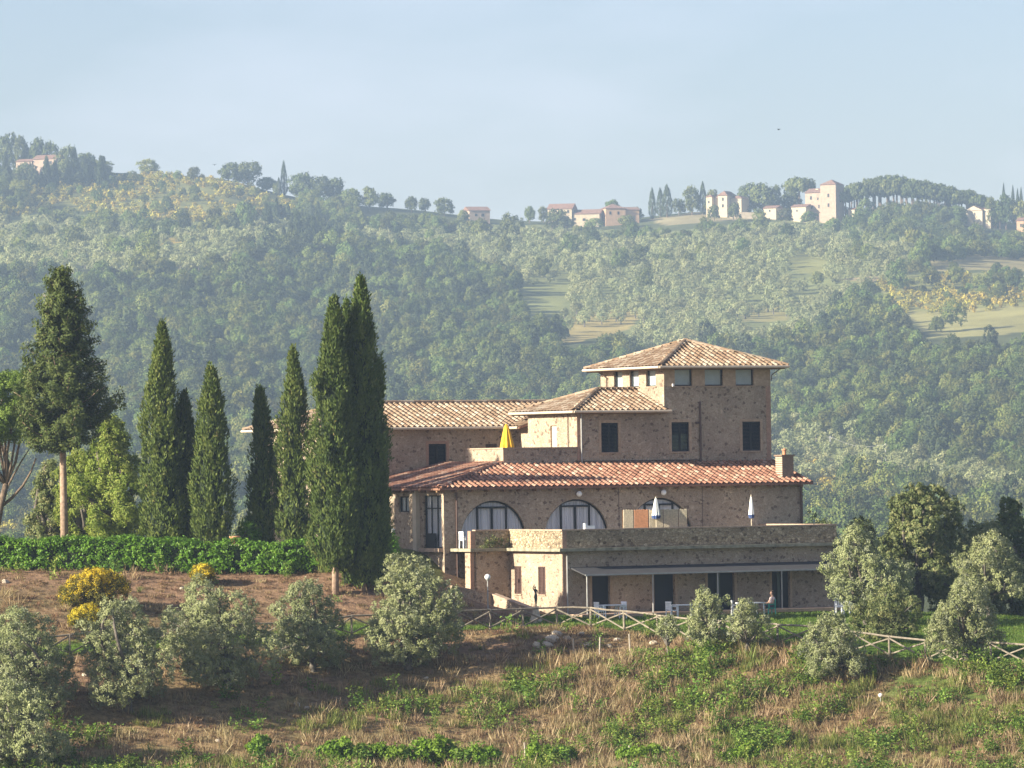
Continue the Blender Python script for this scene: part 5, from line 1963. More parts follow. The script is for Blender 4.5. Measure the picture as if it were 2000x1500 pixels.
def emit(name, protos, P, keep, smin, smax, lab, cat, tall=None):
    if tall:
        e = np.array(LAWN_EDGE)
        gap = np.interp(P[:, 0], e[:, 0], e[:, 1]) - P[:, 1]
        keep = keep & ((gap > tall) | (gap < -3))
    P = P[keep]
    n = len(P)
    s_ = rng.uniform(smin, smax, n)
    sc_ = np.c_[s_, s_, s_ * rng.uniform(.8, 1.25, n)]
    rot = np.c_[rng.normal(size=(n, 2)) * .1, rng.uniform(0, 6.28, n)]
    idx = rng.integers(0, len(protos), n)
    return scatter(name, protos, P, sc_, rot, idx, lab, cat)


def crest(px, py):
    """the stony bare strip under the fence"""
    return ((px > 930) & (px < 1340) & (py > 1215) & (py < 1292))


P, px, py = bank_points(30000)
nz = .55 * fbm(P[:, 0] / 2.6 + 11, P[:, 1] / 1.7, 3) + .45 * fbm(P[:, 0] / .8, P[:, 1] / .7 + 5, 2)
bank = lawn_mask(P[:, 0], P[:, 1]) < .05
right = sstep(900, 1250, px)
low = sstep(1425, 1465, py)
dens = .05 + .9 * sstep(1050, 1130, px) * (1 - sstep(1290, 1340, px)) * sstep(.4, .52, nz) * (py > 1285) + .8 * right * sstep(.48, .58, nz) * (1 - sstep(1450, 1480, py)) + .3 * low * sstep(.45, .57, nz) * (px < 1050) + .05 * sstep(350, 700, px) * sstep(1280, 1340, py)
dens = np.where((P[:, 1] > 266) & (px < 900), .012, dens)
dens = np.where(crest(px, py), .05, dens)
emit('dry_grass', straw_p, P, bank & (rng.random(len(P)) < dens), .7, 1.5, 'straw-coloured dry grass tufts on the bank', 'grass', .9)
P, px, py = bank_points(26000)
bank = lawn_mask(P[:, 0], P[:, 1]) < .2
emit('short_dry_grass', short_p, P, bank & (rng.random(len(P)) < np.where(px < 1000, .4, .7)), .5, 1.2, 'short brown grass covering the bank', 'grass')
P, px, py = bank_points(34000)
nz = .6 * fbm(P[:, 0] / 2.2 + 70, P[:, 1] / 1.6 + 9, 3) + .4 * fbm(P[:, 0] / .7 + 4, P[:, 1] / .6, 2)
bank = lawn_mask(P[:, 0], P[:, 1]) < .05
right = np.maximum(sstep(1120, 1330, px), .35 * sstep(980, 1040, px) * (py > 1310))
mid_ = sstep(330, 600, px) * (1 - right) * sstep(1325, 1350, py) * (1 - sstep(1415, 1440, py))
d = .85 * right * sstep(.44, .53, nz) * (1 - sstep(1455, 1490, py)) + .4 * mid_ * sstep(.47, .56, nz) + .5 * (px < 330) * (py > 1390) * sstep(.47, .56, nz) + .22 * sstep(1475, 1495, py) * sstep(.45, .55, nz)
d = np.where((P[:, 1] > 268) & (px < 900), 0.008, d)
d = np.where(crest(px, py), .02, d)
pick = rng.random(len(P))
leafy = fbm(P[:, 0] / 1.9 + 31, P[:, 1] / 1.5, 2) > .46
emit('wild_grass', green_p, P, bank & (pick < d) & ~leafy, .55, 1.3, 'green wild grass mixed into the bank', 'grass', .9)
emit('bank_weeds', weed_p, P, bank & (pick < d * .85) & leafy, .45, 1.35, 'patchy green weeds growing on the bank', 'weeds', 1.2)
n = 30000
x = rng.uniform(-30, 32, n); y = rng.uniform(252, 290, n)
P = np.c_[x, y, H(x, y)]
lu = (P - HOUSE) @ HU; lv = (P - HOUSE) @ HV
ok = (lawn_mask(x, y) > .45) & ~((lv > -2.2) & (lu > -2.5) & (lv < 12)) & (rng.random(n) < .8)
emit('lawn_grass', lawn_p, P, ok, .6, 1.3, 'short green grass of the sloping lawn', 'grass')

# ------------------------------------------------------------------ the far hillside: woods, groves, broom
FAR = 1.6                       # the far trees are full-grown: sizes relative to the near models


def far_crown(rng, w, h, K, per, leaf, low=.1, n=9, cr=.55):
    L = []
    for k in range(n):
        z = h * (low + .2 + (.62 - low * .5) * (k + .5) / n)
        rad = w * .5 * rng.uniform(.2, .72) * math.sin(math.pi * min(.97, .25 + .75 * z / h)) ** .7
        a = 2.399 * k + rng.uniform(-.4, .4)
        r = w * rng.uniform(.17, .27)
        L.append(((rad * math.cos(a), rad * math.sin(a), z), (r, r, r * rng.uniform(.75, 1.0))))
    c, o = lobe_points(L, K, rng, (.75, 1.05), -.4)
    V, r = clump_crown(c, o, per, cr, leaf * .8, leaf, rng, (.8, .3, .6), None, .45)
    return np_mesh('crown', V, 4, r)


def far_cypress(rng, w, h, mat_leaf=.7):
    n = 900
    s = rng.random(n)
    ph = rng.uniform(0, 6.28, n)
    r = w * .5 * (1 - np.clip((s - .3) / .7, 0, 1) ** 1.6) ** .8 * np.minimum(1, (s + .06) / .16) * rng.uniform(.7, 1.05, n)
    b = np.c_[r * np.cos(ph), r * np.sin(ph), s * h * .95]
    ax = np.c_[np.cos(ph) * .4, np.sin(ph) * .4, np.ones(n)] + rng.normal(size=(n, 3)) * .2
    return np_mesh('crown', leaves(b, ax, mat_leaf * .5, mat_leaf * 1.3, rng, np.c_[np.cos(ph), np.sin(ph), ph * 0 + .2], .5), 4)


rng = np.random.default_rng(29)
oak_p = [(far_crown(rng, rng.uniform(5.2, 6.4), rng.uniform(5.0, 7.0), 230, 9, .34, cr=.42), M['oak']) for _ in range(6)]
oak_p.append((far_cypress(rng, 2.6, 9.5), M['farcyp']))
oak_p.append((far_crown(rng, 5.6, 8.0, 240, 9, .36, n=11, cr=.42), M['farcyp']))
grove_p = [(far_crown(rng, 3.9, 3.5, 130, 8, .26, .05, 7, .32), M['faroliv']) for _ in range(4)]
M['farbroom'] = foliage('far_broom', [(0, (0.12, 0.13, 0.04)), (0.35, (0.2, 0.18, 0.05)), (0.5, (0.4, 0.34, 0.06)), (1, (0.6, 0.52, 0.09))], 0.25, objvar=.25, tr_tint=(1.1, 1, .5))
broom_p = [(far_crown(rng, 2.9, 1.7, 34, 8, .32, 0, 5, .35), M['farbroom']) for _ in range(3)]


def hill_grid(step, jit, lift, d0=1060, d1=2792):
    pts = []
    y = d0
    k = 0
    while y < d1:
        hw_ = .17 * y + 60
        n = int(2 * hw_ / step)
        x = -hw_ + (np.arange(n) + .5 * (k % 2) + .25) * step
        pts.append(np.c_[x + rng.uniform(-jit, jit, n), y + rng.uniform(-jit, jit, n)])
        y += step * .9
        k += 1
    p = np.concatenate(pts)
    P = np.c_[p, H(p[:, 0], p[:, 1])]
    px, py = proj_np(P + np.array([0, 0, lift]))
    return P, px, py, zone(px, py)


def spread(n, lo_, hi_, flat=.2):
    s_ = rng.uniform(lo_, hi_, n) * FAR
    return np.c_[s_, s_ * rng.uniform(.9, 1.1, n), s_ * rng.uniform(1 - flat, 1 + flat, n)], np.c_[np.zeros((n, 2)), rng.uniform(0, 6.28, n)]


VILL = [(1035, 1290, 385, 446), (1365, 1690, 350, 432), (900, 975, 398, 430), (20, 120, 295, 332), (1878, 2010, 398, 455)]


def clear_of_houses(px, py):
    k = np.ones(len(px), bool)
    for a, b_, c_, d_ in VILL: k &= ~((px > a) & (px < b_) & (py > c_ - 40) & (py < d_ + 0))
    return k


# woods
P, px, py, zn = hill_grid(6.4, 2.9, 8.0)
gapn = fbm(P[:, 0] / 64 + 5, P[:, 1] / 96, 3)
keep = (zn == 0) & (rng.random(len(P)) < np.where(gapn > .38, .97, .7)) & clear_of_houses(px, py) & (P[:, 1] < 2765) & ((py > np.interp(px, [q[0] for q in RIDGE], [q[1] for q in RIDGE]) + 10) | (px < 215) | ((px > 575) & (px < 700)) | ((px > 1708) & (px < 1885)) | (px > 1935))
Pw, pxw, pyw = P[keep], px[keep], py[keep]
sc_, rot = spread(len(Pw), .42, 1.05, .3)
big = fbm(Pw[:, 0] / 88 + 31, Pw[:, 1] / 128 + 7, 2)
sc_ *= (.75 + .55 * big)[:, None]
idx = rng.integers(0, 6, len(Pw))
dk = np.zeros(len(Pw), bool)
for d_ in DARKWOOD: dk |= inside(pxw, pyw, d_)
idx[dk] = np.where(rng.random(dk.sum()) < .6, 6, 7)
idx[(~dk) & (rng.random(len(Pw)) < .05)] = 7
scatter('hillside_woodland', oak_p, Pw - np.array([0, 0, .4]), sc_, rot, idx, 'hazy green oak woodland covering the far hillside', 'woodland')
# scrub under the broom and round the fields
P, px, py, zn = hill_grid(5.0, 2.1, 1.6)
nb = fbm(P[:, 0] / 35 + 3, P[:, 1] / 48 + 2, 3)
keep = (zn == 2) & (rng.random(len(P)) < np.where(nb > .45, .8, .25))
Pb = P[keep]
sc_, rot = spread(len(Pb), .6, 1.25)
scatter('yellow_broom', broom_p, Pb - np.array([0, 0, .1]), sc_, rot, rng.integers(0, 3, len(Pb)), 'patches of yellow flowering broom on the far hillside', 'broom')
keep = (zn == 2) & (rng.random(len(P)) < .06)
Pb = P[keep]
sc_, rot = spread(len(Pb), .35, .75)
scatter('hillside_scrub', oak_p[:6], Pb, sc_, rot, rng.integers(0, 6, len(Pb)), 'dark green scrub between the far broom patches', 'scrub')
# olive groves: the nearest as single trees, the rest as one mass
a_ = math.radians(14)
gs = 10.0
gx, gy = np.meshgrid(np.arange(-220, 221) * gs, np.arange(0, 270) * gs)
rx = gx * math.cos(a_) - gy * math.sin(a_)
ry = gx * math.sin(a_) + gy * math.cos(a_) + 480
m_ = (np.abs(rx) < .13 * ry + 15) & (ry > 1232) & (ry < 2776)
x, y = rx[m_] + rng.uniform(-1.5, 1.5, m_.sum()), ry[m_] + rng.uniform(-1.5, 1.5, m_.sum())
P = np.c_[x, y, H(x, y)]
px, py = proj_np(P + np.array([0, 0, 5.8]))
zn = zone(px, py)
keep = (zn == 1) & (rng.random(len(P)) < .93) & clear_of_houses(px, py)
P, px, py = P[keep], px[keep], py[keep]
vis = (px > 5) & (px < 1995) & ~((px > 740) & (px < 1515) & (py > 665)) & ~((px > 600) & (px < 745) & (py > 540)) & ~((px > 1515) & (px < 1640) & (py > 900))
order = np.argsort(np.where(vis, P[:, 1], 1e9))
single = order[:300]
rest = np.setdiff1d(np.arange(len(P)), single)
sc_, rot = spread(len(rest), .75, 1.3)
scatter('grove_olives', grove_p + oak_p[:2], P[rest], sc_, rot, np.where(rng.random(len(rest)) < .05, rng.integers(4, 6, len(rest)), rng.integers(0, 4, len(rest))), 'pale rows of olive trees across the far hillside', 'olive trees')
tk = MB()
tk.tube([(0, 0, -.4), (.05, 0, 1.3)], [.2, .13], 6)
tko = tk.build('trunk', M['olivebark'])
tkm = tko.data
bpy.data.objects.remove(tko)
gmats = [me for me, _ in grove_p]
for j, i in enumerate(single):
    t = empty('grove_olive_tree', P[i], rng.uniform(0, 6.28))
    s_ = rng.uniform(.8, 1.2) * FAR
    t.scale = (s_, s_, s_ * rng.uniform(.85, 1.15))
    tag(t, 'small pale olive tree in the far hillside grove behind the villa', 'olive tree', 'olive trees of the hillside grove')
    link('crown', gmats[j % 4], None, t)
    link('trunk', tkm, None, t)

# ------------------------------------------------------------------ trees along the ridge
def ridge_spot(px, by, D=2787.0):
    p = at(px, by, D)
    return np.array([p[0], p[1], gz(p[0], p[1])])


round_p = [far_crown(rng, 1.0, 1.0, 230, 8, .075, .0, 12, .09) for _ in range(4)]
umb_p = []
for k in range(3):
    L = [((math.cos(a) * r_, math.sin(a) * r_, .8 + rng.uniform(-.07, .04)), (.24, .24, .15)) for a, r_ in zip(rng.uniform(0, 6.28, 10), rng.uniform(0, .36, 10))]
    c, o = lobe_points(L, 300, rng, (.6, 1.05), -.6)
    V, r = clump_crown(c, o, 8, .07, .06, .08, rng, (.7, .5, .6), None, .5)
    umb_p.append(np_mesh('crown', V, 4, r))
cyp_p = far_cypress(rng, 1.0, 1.0, .1)
for me in round_p: me.materials.append(M['oak'])
dkround = []
for me in round_p:
    m2 = me.copy(); m2.materials.clear(); m2.materials.append(M['farpine']); dkround.append(m2)
for me in umb_p: me.materials.append(M['farpine'])
cyp_p.materials.append(M['farcyp'])
rtrunk = MB().tube([(0, 0, -.1), (.01, 0, .55)], [.035, .02], 6)
rt = rtrunk.build('trunk', M['bark']); rtm = rt.data; bpy.data.objects.remove(rt)
utrunk = MB().tube([(0, 0, -.05), (.01, 0, .82)], [.03, .018], 6)
rt = utrunk.build('trunk', M['bark']); utm = rt.data; bpy.data.objects.remove(rt)

RT = [  # px, base y, top y, width px, kind, label
    (12, 330, 264, 42, 'd', 'dark pointed tree at the frame edge on the far ridge'), (42, 318, 266, 34, 'd', 'dark tall tree behind the ridge house at the frame edge'), (70, 312, 270, 36, 'd', 'dark tree rising above the far left ridge house'),
    (100, 318, 280, 40, 'd', 'broad dark tree right of the ridge house by the frame edge'), (132, 326, 288, 44, 'd', 'dark bushy tree on the descending ridge shoulder'), (168, 332, 298, 46, 'd', 'lower dark tree on the ridge shoulder'), (202, 336, 314, 42, 'o', 'last low tree of the dark ridge wood'),
    (290, 345, 312, 44, 'o', 'lone rounded tree on the bare ridge'), (378, 346, 326, 24, 'o', 'small tree on the ridge between two larger ones'), (446, 352, 318, 42, 'd', 'round dark tree, first of the ridge pair'), (484, 360, 316, 56, 'd', 'broad round dark tree beside the first of the ridge pair'), (520, 378, 346, 40, 'o', 'low round tree under the ridge pair'),
    (555, 392, 320, 13, 'c', 'lone slim cypress standing up from the ridge'), (545, 392, 350, 10, 'c', 'very small cypress beside the lone slim ridge cypress'),
    (585, 398, 340, 48, 'd', 'dark tree right of the lone ridge cypress'), (620, 404, 344, 52, 'd', 'dark tree in the middle of the ridge clump'), (650, 404, 348, 44, 'd', 'tall dark tree closing the ridge clump'), (685, 408, 368, 46, 'o', 'lower tree at the end of the ridge clump'), (722, 406, 368, 40, 'o', 'round tree past the ridge clump'), (757, 420, 377, 32, 'd', 'dark upright tree where the ridge dips'),
    (804, 412, 384, 25, 'd', 'first of two small twin trees on the ridge'), (830, 412, 387, 22, 'd', 'second of two small twin trees on the ridge'), (868, 420, 388, 42, 'd', 'dark rounded tree near the lone pink ridge house'), (905, 424, 410, 24, 'o', 'low bush touching the lone pink ridge house'),
    (1034, 426, 403, 20, 'o', 'small tree before the ridge farmhouse'), (1062, 428, 405, 24, 'o', 'dark tree against the ridge farmhouse gable'), (1090, 440, 408, 40, 'o', 'olive-brown tree in front of the ridge farmhouse'), (1178, 432, 408, 24, 'o', 'tree between the ridge farmhouse and the orange house'), (1195, 412, 393, 36, 'o', 'tree top above the orange ridge house'), (1240, 424, 404, 34, 'o', 'tree at the end of the orange ridge house'),
    (1274, 416, 372, 13, 'c', 'single slim cypress first of the ridge cypress row'), (1290, 414, 372, 15, 'c', 'second cypress of the ridge cypress row'), (1303, 413, 366, 19, 'c', 'tallest cypress of the ridge cypress row'), (1326, 412, 388, 26, 'd', 'low dark tree beside the ridge cypress row'),
    (1352, 411, 366, 36, 'o', 'tree left of the cream ridge villa'), (1373, 409, 360, 14, 'c', 'cypress touching the cream ridge villa'), (1392, 400, 370, 30, 'o', 'tree top behind the cream ridge villa'),
    (1462, 407, 358, 44, 'd', 'round dark tree right of the cream ridge villa'), (1492, 407, 358, 56, 'd', 'broad dark tree in the gap before the tower house'), (1515, 405, 366, 34, 'd', 'dark tree next to the flat cedar'),
    (1078, 446, 420, 30, 'o', 'bushy tree below the ridge farmhouse gable'), (1108, 448, 426, 34, 'd', 'dark bush at the foot of the ridge farmhouse'), (1160, 442, 426, 36, 'o', 'bush in front of the farmhouse lower wing'), (1225, 440, 420, 38, 'o', 'bush in front of the orange ridge house'),
    (1395, 416, 402, 26, 'o', 'bush at the foot of the cream ridge villa'), (1432, 414, 396, 26, 'd', 'dark bush right of the cream villa front'), (1535, 426, 408, 34, 'o', 'bush before the low wing of the tower house'), (1580, 432, 414, 34, 'o', 'bush at the foot of the tower house'), (1645, 434, 404, 34, 'o', 'tree beside the shaded side of the tower'), (45, 338, 318, 40, 'd', 'dark bush below the frame edge ridge house'), (100, 338, 320, 36, 'd', 'dark bush under the ridge house corner'),
    (1562, 408, 350, 58, 'u', 'flat-topped cedar behind the tower house'), (1545, 408, 372, 46, 'd', 'dark tree under the flat-topped cedar')]
for px, by, ty, wpx, kd, lab in RT:
    p = ridge_spot(px, by, 2726 if 'foot' in lab or 'bush' in lab or 'in front' in lab else 2781 + rng.uniform(-16, 10))
    h = max(4.0, float(at(px, ty, p[1])[2] - p[2])) * 1.04
    w = wpx * p[1] / F_PX * 1.12
    t = empty({'c': 'cypress_tree', 'u': 'cedar_tree'}.get(kd, 'ridge_tree'), p, rng.uniform(0, 6))
    tag(t, lab, {'c': 'cypress', 'u': 'cedar'}.get(kd, 'tree'), 'trees along the far ridge')
    me = {'c': cyp_p, 'u': umb_p[0]}.get(kd) or (dkround if kd == 'd' else round_p)[rng.integers(0, 4)]
    o = link('crown', me, None, t)
    o.scale = (w, w, h)
    o = link('trunk', utm if kd == 'u' else rtm, None, t)
    o.scale = (h, h, h)
# umbrella pine wood on the right of the ridge
k = 0
for row, (dd, n) in enumerate([(2749, 17), (2768, 18), (2787, 18)]):
    for j in range(n):
        px = 1655 + (1925 - 1655) * (j + .5 * (row % 2)) / n + rng.uniform(-6, 6)
        top = np.interp(px, [1640, 1680, 1745, 1830, 1900, 1940], [372, 352, 342, 356, 370, 388]) + rng.uniform(0, 7) + (2 - row) * 2
        p = at(px, 420, dd)
        p[2] = gz(p[0], p[1])
        h = float(at(px, top, dd)[2] - p[2])
        t = empty('umbrella_pine', p, rng.uniform(0, 6))
        tag(t, 'umbrella pine in the dense pine wood on the far ridge beside the tower house', 'pine tree', 'umbrella pine wood on the ridge')
        o = link('crown', umb_p[k % 3], None, t)
        o.scale = (rng.uniform(10, 12.8), rng.uniform(10, 12.8), h)
        o = link('trunk', utm, None, t)
        o.scale = (h, h, h)
        k += 1
for j, (px, top) in enumerate([(1961, 362), (1979, 366), (1988, 372), (1995, 370)]):
    p = ridge_spot(px, 425)
    h = float(at(px, top, p[1])[2] - p[2])
    t = empty('cypress_tree', p)
    tag(t, ['slim cypress past the pine wood on the ridge', 'second slim cypress past the pine wood', 'low cypress near the frame edge on the ridge', 'last cypress at the frame edge on the ridge'][j], 'cypress', 'trees along the far ridge')
    o = link('crown', cyp_p, None, t); o.scale = (2.4, 2.4, h)
for j, px in enumerate((1690, 1722, 1745, 1772, 1800, 1826, 1850, 1868, 1940, 1953, 1965, 1990)):
    p = ridge_spot(px, 428 + rng.uniform(-3, 3), 2739)
    t = empty('ridge_tree', p, rng.uniform(0, 6))
    tag(t, 'leafy green tree below the ridge pine wood', 'tree', 'leafy trees below the pine wood')
    o = link('crown', round_p[j % 4], None, t); o.scale = (11, 11, rng.uniform(9, 14) + (4 if px > 1900 else 0))
    o = link('trunk', rtm, None, t); o.scale = (10, 10, 10)

# ------------------------------------------------------------------ houses on the ridge
M['farpink'] = plain('pink_stone', (0.36, 0.265, 0.195), .9, var=.12, scale=.6)
M['farcream'] = plain('cream_wall', (0.47, 0.385, 0.265), .9, var=.08, scale=.6)
M['farstone'] = plain('ridge_stone', (0.4, 0.32, 0.22), .9, var=.15, scale=.8)
M['fororange'] = plain('orange_wall', (0.46, 0.29, 0.17), .9, var=.12, scale=.6)
M['farroof'] = plain('ridge_roof_tiles', (0.22, 0.125, 0.09), .9, var=.25, scale=1.2)


def far_house(name, label, px, by, D, rot, blocks, wins=(), wall_m='farcream', cat='house'):
    """blocks: (px left, px right, eave y, depth m, roof kind, rise m, base drop m); wins: (block, px, y, w px, h px)"""
    D = D * FAR
    p = at(px, by, D)
    z0 = gz(p[0], p[1])
    th = math.radians(rot)
    t = empty(name, (p[0], p[1], z0), th)
    tag(t, label, cat, 'houses on the far ridge')
    k = D / F_PX
    X = lambda q: (q - px) * k / math.cos(th)
    Z = lambda q, qx=px: float(at(qx, q, D)[2] - z0)
    for i, (a, b_, ey, dep, kind, rise, y0) in enumerate(blocks):
        x0, x1, z1 = X(a), X(b_), Z(ey, (a + b_) / 2)
        dep, rise, y0 = dep * FAR, rise * FAR, y0 * FAR
        MB().box(x0, x1, y0, y0 + dep, -5, z1).build('wall', M[wall_m], t)
        o_ = .5
        r_ = MB()
        if kind == 'hip':
            m = min((x1 - x0) / 2, dep / 2)
            ya, yb, xa, xb = y0 + m, y0 + dep - m, x0 + m, x1 - m
            vs = [(x0 - o_, y0 - o_, z1), (x1 + o_, y0 - o_, z1), (x1 + o_, y0 + dep + o_, z1), (x0 - o_, y0 + dep + o_, z1), (xa, ya, z1 + rise), (xb, ya, z1 + rise), (xb, yb, z1 + rise), (xa, yb, z1 + rise)]
            r_.add(vs, [(3, 2, 1, 0), (0, 1, 5, 4), (1, 2, 6, 5), (2, 3, 7, 6), (3, 0, 4, 7)])
        elif kind == 'gableside':      # ridge along x
            vs = [(x0 - o_, y0 - o_, z1), (x1 + o_, y0 - o_, z1), (x1 + o_, y0 + dep + o_, z1), (x0 - o_, y0 + dep + o_, z1), (x0 - o_, y0 + dep / 2, z1 + rise), (x1 + o_, y0 + dep / 2, z1 + rise)]
            r_.add(vs, [(3, 2, 1, 0), (0, 1, 5, 4), (2, 3, 4, 5), (0, 4, 3), (1, 2, 5)])
        else:                          # gable to the front
            vs = [(x0 - o_, y0 - o_, z1), (x1 + o_, y0 - o_, z1), (x1 + o_, y0 + dep + o_, z1), (x0 - o_, y0 + dep + o_, z1), ((x0 + x1) / 2, y0 - o_, z1 + rise), ((x0 + x1) / 2, y0 + dep + o_, z1 + rise)]
            r_.add(vs, [(3, 2, 1, 0), (0, 4, 5, 3), (1, 2, 5, 4)])
            MB().add([(x0, y0 - .01, z1), (x1, y0 - .01, z1), ((x0 + x1) / 2, y0 - .01, z1 + rise * .96)], [(0, 1, 2)]).build('gable', M[wall_m], t)
        r_.build('roof', M['farroof'], t)
    for (i, wx, wy, ww, wh) in wins:
        y0 = blocks[i][6] * FAR
        x, z = X(wx), Z(wy, wx)
        w, h = ww * k / 2, wh * k / 2
        f_ = MB().box(x - w, x + w, y0 - .06, y0 - .005, z - h, z + h).build('window', M['dark'], t)
        MB().box(x - w - .1, x + w + .1, y0 - .12, y0 - .004, z - h - .14, z - h - .002).build('sill', M['farstone'], f_)
    return t


far_house('farmhouse', 'long pink walled house among dark trees at the ridge edge', 70, 326, 1722, -20,
          [(30, 62, 315, 6, 'gableside', 1.0, 0), (63, 110, 311, 8, 'gableside', 1.6, .4)], [(1, 86, 318, 5, 6), (1, 99, 318, 5, 6), (0, 48, 322, 4, 5)], 'farpink')
far_house('cottage', 'lone square pink house on the bare ridge', 938, 426, 1722, 18, [(917, 957, 411, 7, 'gableside', 1.4, 0)], [(0, 930, 420, 5, 5), (0, 943, 420, 6, 6)], 'farpink')
far_house('farmhouse', 'ridge farmhouse with a raised gable end and long lower wing', 1118, 436, 1722, -14,
          [(1070, 1117, 408, 7, 'gableside', 1.9, 0), (1118, 1170, 418, 6, 'gableside', 1.6, .6)], [(0, 1110, 413, 4, 6), (1, 1122, 428, 4, 5), (1, 1140, 429, 6, 5), (0, 1090, 416, 4, 5)], 'farstone')
far_house('farmhouse', 'orange walled house beside the ridge farmhouse', 1210, 430, 1722, 14, [(1183, 1222, 407, 8, 'hip', 1.6, 0), (1222.5, 1250, 409, 6, 'gableside', 1.0, .8)], [(0, 1192, 416, 4, 6), (0, 1208, 416, 4, 6)], 'fororange')
far_house('villa', 'cream two storey villa with hipped red roof on the ridge', 1408, 411, 1722, -24,
          [(1380, 1391, 384, 7, 'hip', .8, 0), (1392, 1402, 386, 6, 'hip', .8, 2.0), (1402.5, 1420, 382, 9, 'hip', 1.6, 0), (1421, 1441, 387, 7, 'hip', 1.0, 3)], [(2, 1412, 389, 4, 6), (0, 1385, 394, 3, 5), (2, 1412, 402, 4, 6)], 'farcream')
far_house('tower_house', 'tall pink stone house with a square corner tower on the ridge', 1603, 426, 1716, -28,
          [(1573, 1602.5, 376, 8, 'gableside', 1.6, .4), (1603, 1632, 361, 6.5, 'hip', 1.7, 0)],
          [(0, 1584, 386, 4, 7), (0, 1585, 404, 4, 6), (0, 1599, 403, 3, 7), (1, 1618, 382, 4, 7), (1, 1618, 401, 4, 7), (0, 1597, 388, 3, 5)], 'farpink')
t = MB().box(-.8, .8, -.8, .8, 0, 4.8).build('chimney', M['farcream'])
th_ = [o for o in bpy.data.objects if o.name.startswith('tower_house')][0]
t.parent = th_
t.location = (-4.2, 5.6, 13.1)
far_house('annexe', 'low wing joined to the tower house by a shaded gap', 1530, 420, 1718, -26, [(1492, 1516, 406, 6, 'gableside', 1.0, 0), (1545, 1573, 405, 6, 'gableside', 1.0, 0)], [(0, 1504, 411, 3, 4), (1, 1556, 412, 3, 4)], 'farcream')
far_house('shed', 'tiny cream shed right of the tower house', 1663, 420, 1716, -25, [(1657, 1669, 409, 3, 'gableside', .6, 0)], [(0, 1663, 414, 2, 3)], 'farcream', 'shed')
far_house('cottage', 'bright cream gabled house below the pine wood', 1905, 430, 1712, -28, [(1884, 1918, 411, 9, 'gable', 1.6, 0), (1919, 1931, 408, 5, 'gableside', .8, 1)], [(0, 1904, 418, 3, 6), (1, 1925, 422, 4, 3)], 'farcream')
far_house('cottage', 'orange house cut by the frame edge on the ridge', 1996, 448, 1705, -20, [(1986, 2012, 431, 7, 'gableside', 1.2, 0)], [(0, 1994, 440, 3, 6)], 'fororange')
# long garden wall between the villa and the tower house
a, b_ = at(1425, 418, 2746), at(1492, 416, 2746)
t = MB()
za, zb = gz(a[0], a[1]), gz(b_[0], b_[1])
n = 12
for j in range(n):
    p_, q_ = a + (b_ - a) * j / n, a + (b_ - a) * (j + 1) / n
    t.beam((p_[0], p_[1], gz(p_[0], p_[1]) + 1.4), (q_[0], q_[1], gz(q_[0], q_[1]) + 1.4), .5, 3.8)
o = t.build('garden_wall', M['farstone'])
tag(o, 'long pale terrace wall on the ridge between cream villa and tower house', 'wall')

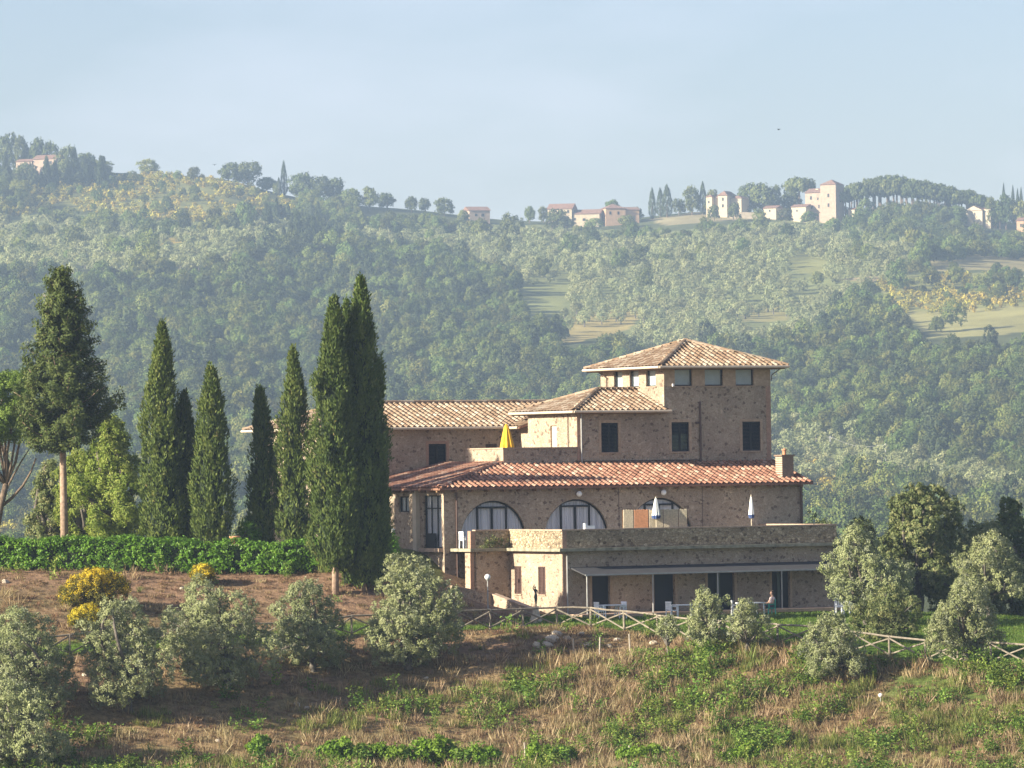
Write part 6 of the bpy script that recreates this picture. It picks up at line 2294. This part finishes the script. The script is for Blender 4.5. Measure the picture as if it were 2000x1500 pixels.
# ------------------------------------------------------------------ poles and wire in the near valley grove
prev = None
for i, (px, ty, by, lab) in enumerate([(1622, 851, 878, 'pale utility pole in the grove, nearer the villa'), (1730, 866, 897, 'pale utility pole in the grove, second along the wire'), (1887, 783, 818, 'thin distant pole at the wood edge above the grove')]):
    p = hill_hit(px, by + 6)
    D = p[1]
    z0 = gz(p[0], p[1])
    h = float(at(px, ty, D)[2] - z0)
    t = empty('utility_pole', (p[0], p[1], z0))
    tag(t, lab, 'pole', 'utility poles in the valley')
    MB().tube([(0, 0, -.5), (0, 0, h)], [.2, .15], 8).build('post', M['palepipe'], t)
    MB().box(-.7, .7, -.06, .06, h - .5, h - .36).build('crossarm', M['palepipe'], t)
    top = Vector((p[0], p[1], z0 + h - .3))
    if prev is not None and i == 1:
        pts = [prev.lerp(top, s_) - Vector((0, 0, 1.6 * math.sin(math.pi * s_))) for s_ in np.linspace(0, 1, 13)]
        w = MB().tube(pts, .03, 5).build('power_line', M['palepipe'])
        tag(w, 'sagging pale power line between the two grove poles', 'wire')
    prev = top

# ------------------------------------------------------------------ birds
for i, (px, py, D, lab) in enumerate([(1521, 253, 600, 'tiny dark bird flying high over the ridge'), (419, 322, 700, 'tiny dark bird just above the bare ridge')]):
    p = at(px, py, D)
    mb = MB()
    mb.lathe((0, 0, 0), [(.02, -.3), (.09, -.1), (.1, .08), (.06, .2), (.02, .3)], 8)
    mb.v = [(z, y, x) for x, y, z in mb.v]
    mb.add([(.1, 0, .02), (-.08, 0, .02), (-.05, .34, .16), (.1, .3, .15)], [(0, 1, 2, 3)])
    mb.add([(.1, 0, .02), (-.08, 0, .02), (-.05, -.34, .16), (.1, -.3, .15)], [(0, 3, 2, 1)])
    mb.add([(-.05, .34, .16), (.1, .3, .15), (-.02, .62, .1)], [(0, 1, 2)])
    mb.add([(-.05, -.34, .16), (.1, -.3, .15), (-.02, -.62, .1)], [(0, 2, 1)])
    o = mb.build('bird', M['dark'])
    o.location = p
    o.scale = (.6, .6, .6)
    o.rotation_euler = (0, .2, 2.4 - i)
    tag(o, lab, 'bird')

# ------------------------------------------------------------------ haze
mh = bpy.data.materials.new('haze')
mh.use_nodes = True
nt = mh.node_tree
nt.nodes.remove(nt.nodes['Principled BSDF'])
pv = nt.nodes.new('ShaderNodeVolumePrincipled')
pv.inputs['Color'].default_value = (0.56, 0.745, 1.0, 1)
pv.inputs['Density'].default_value = 0.000135
pv.inputs['Anisotropy'].default_value = 0.1
nt.links.new(pv.outputs[0], nt.nodes['Material Output'].inputs['Volume'])
hz = MB().box(-1300, 1300, -130, 4300, -70, 205).build('haze', mh)
tag(hz, 'pale blue summer haze over the valley', None, None, 'stuff')
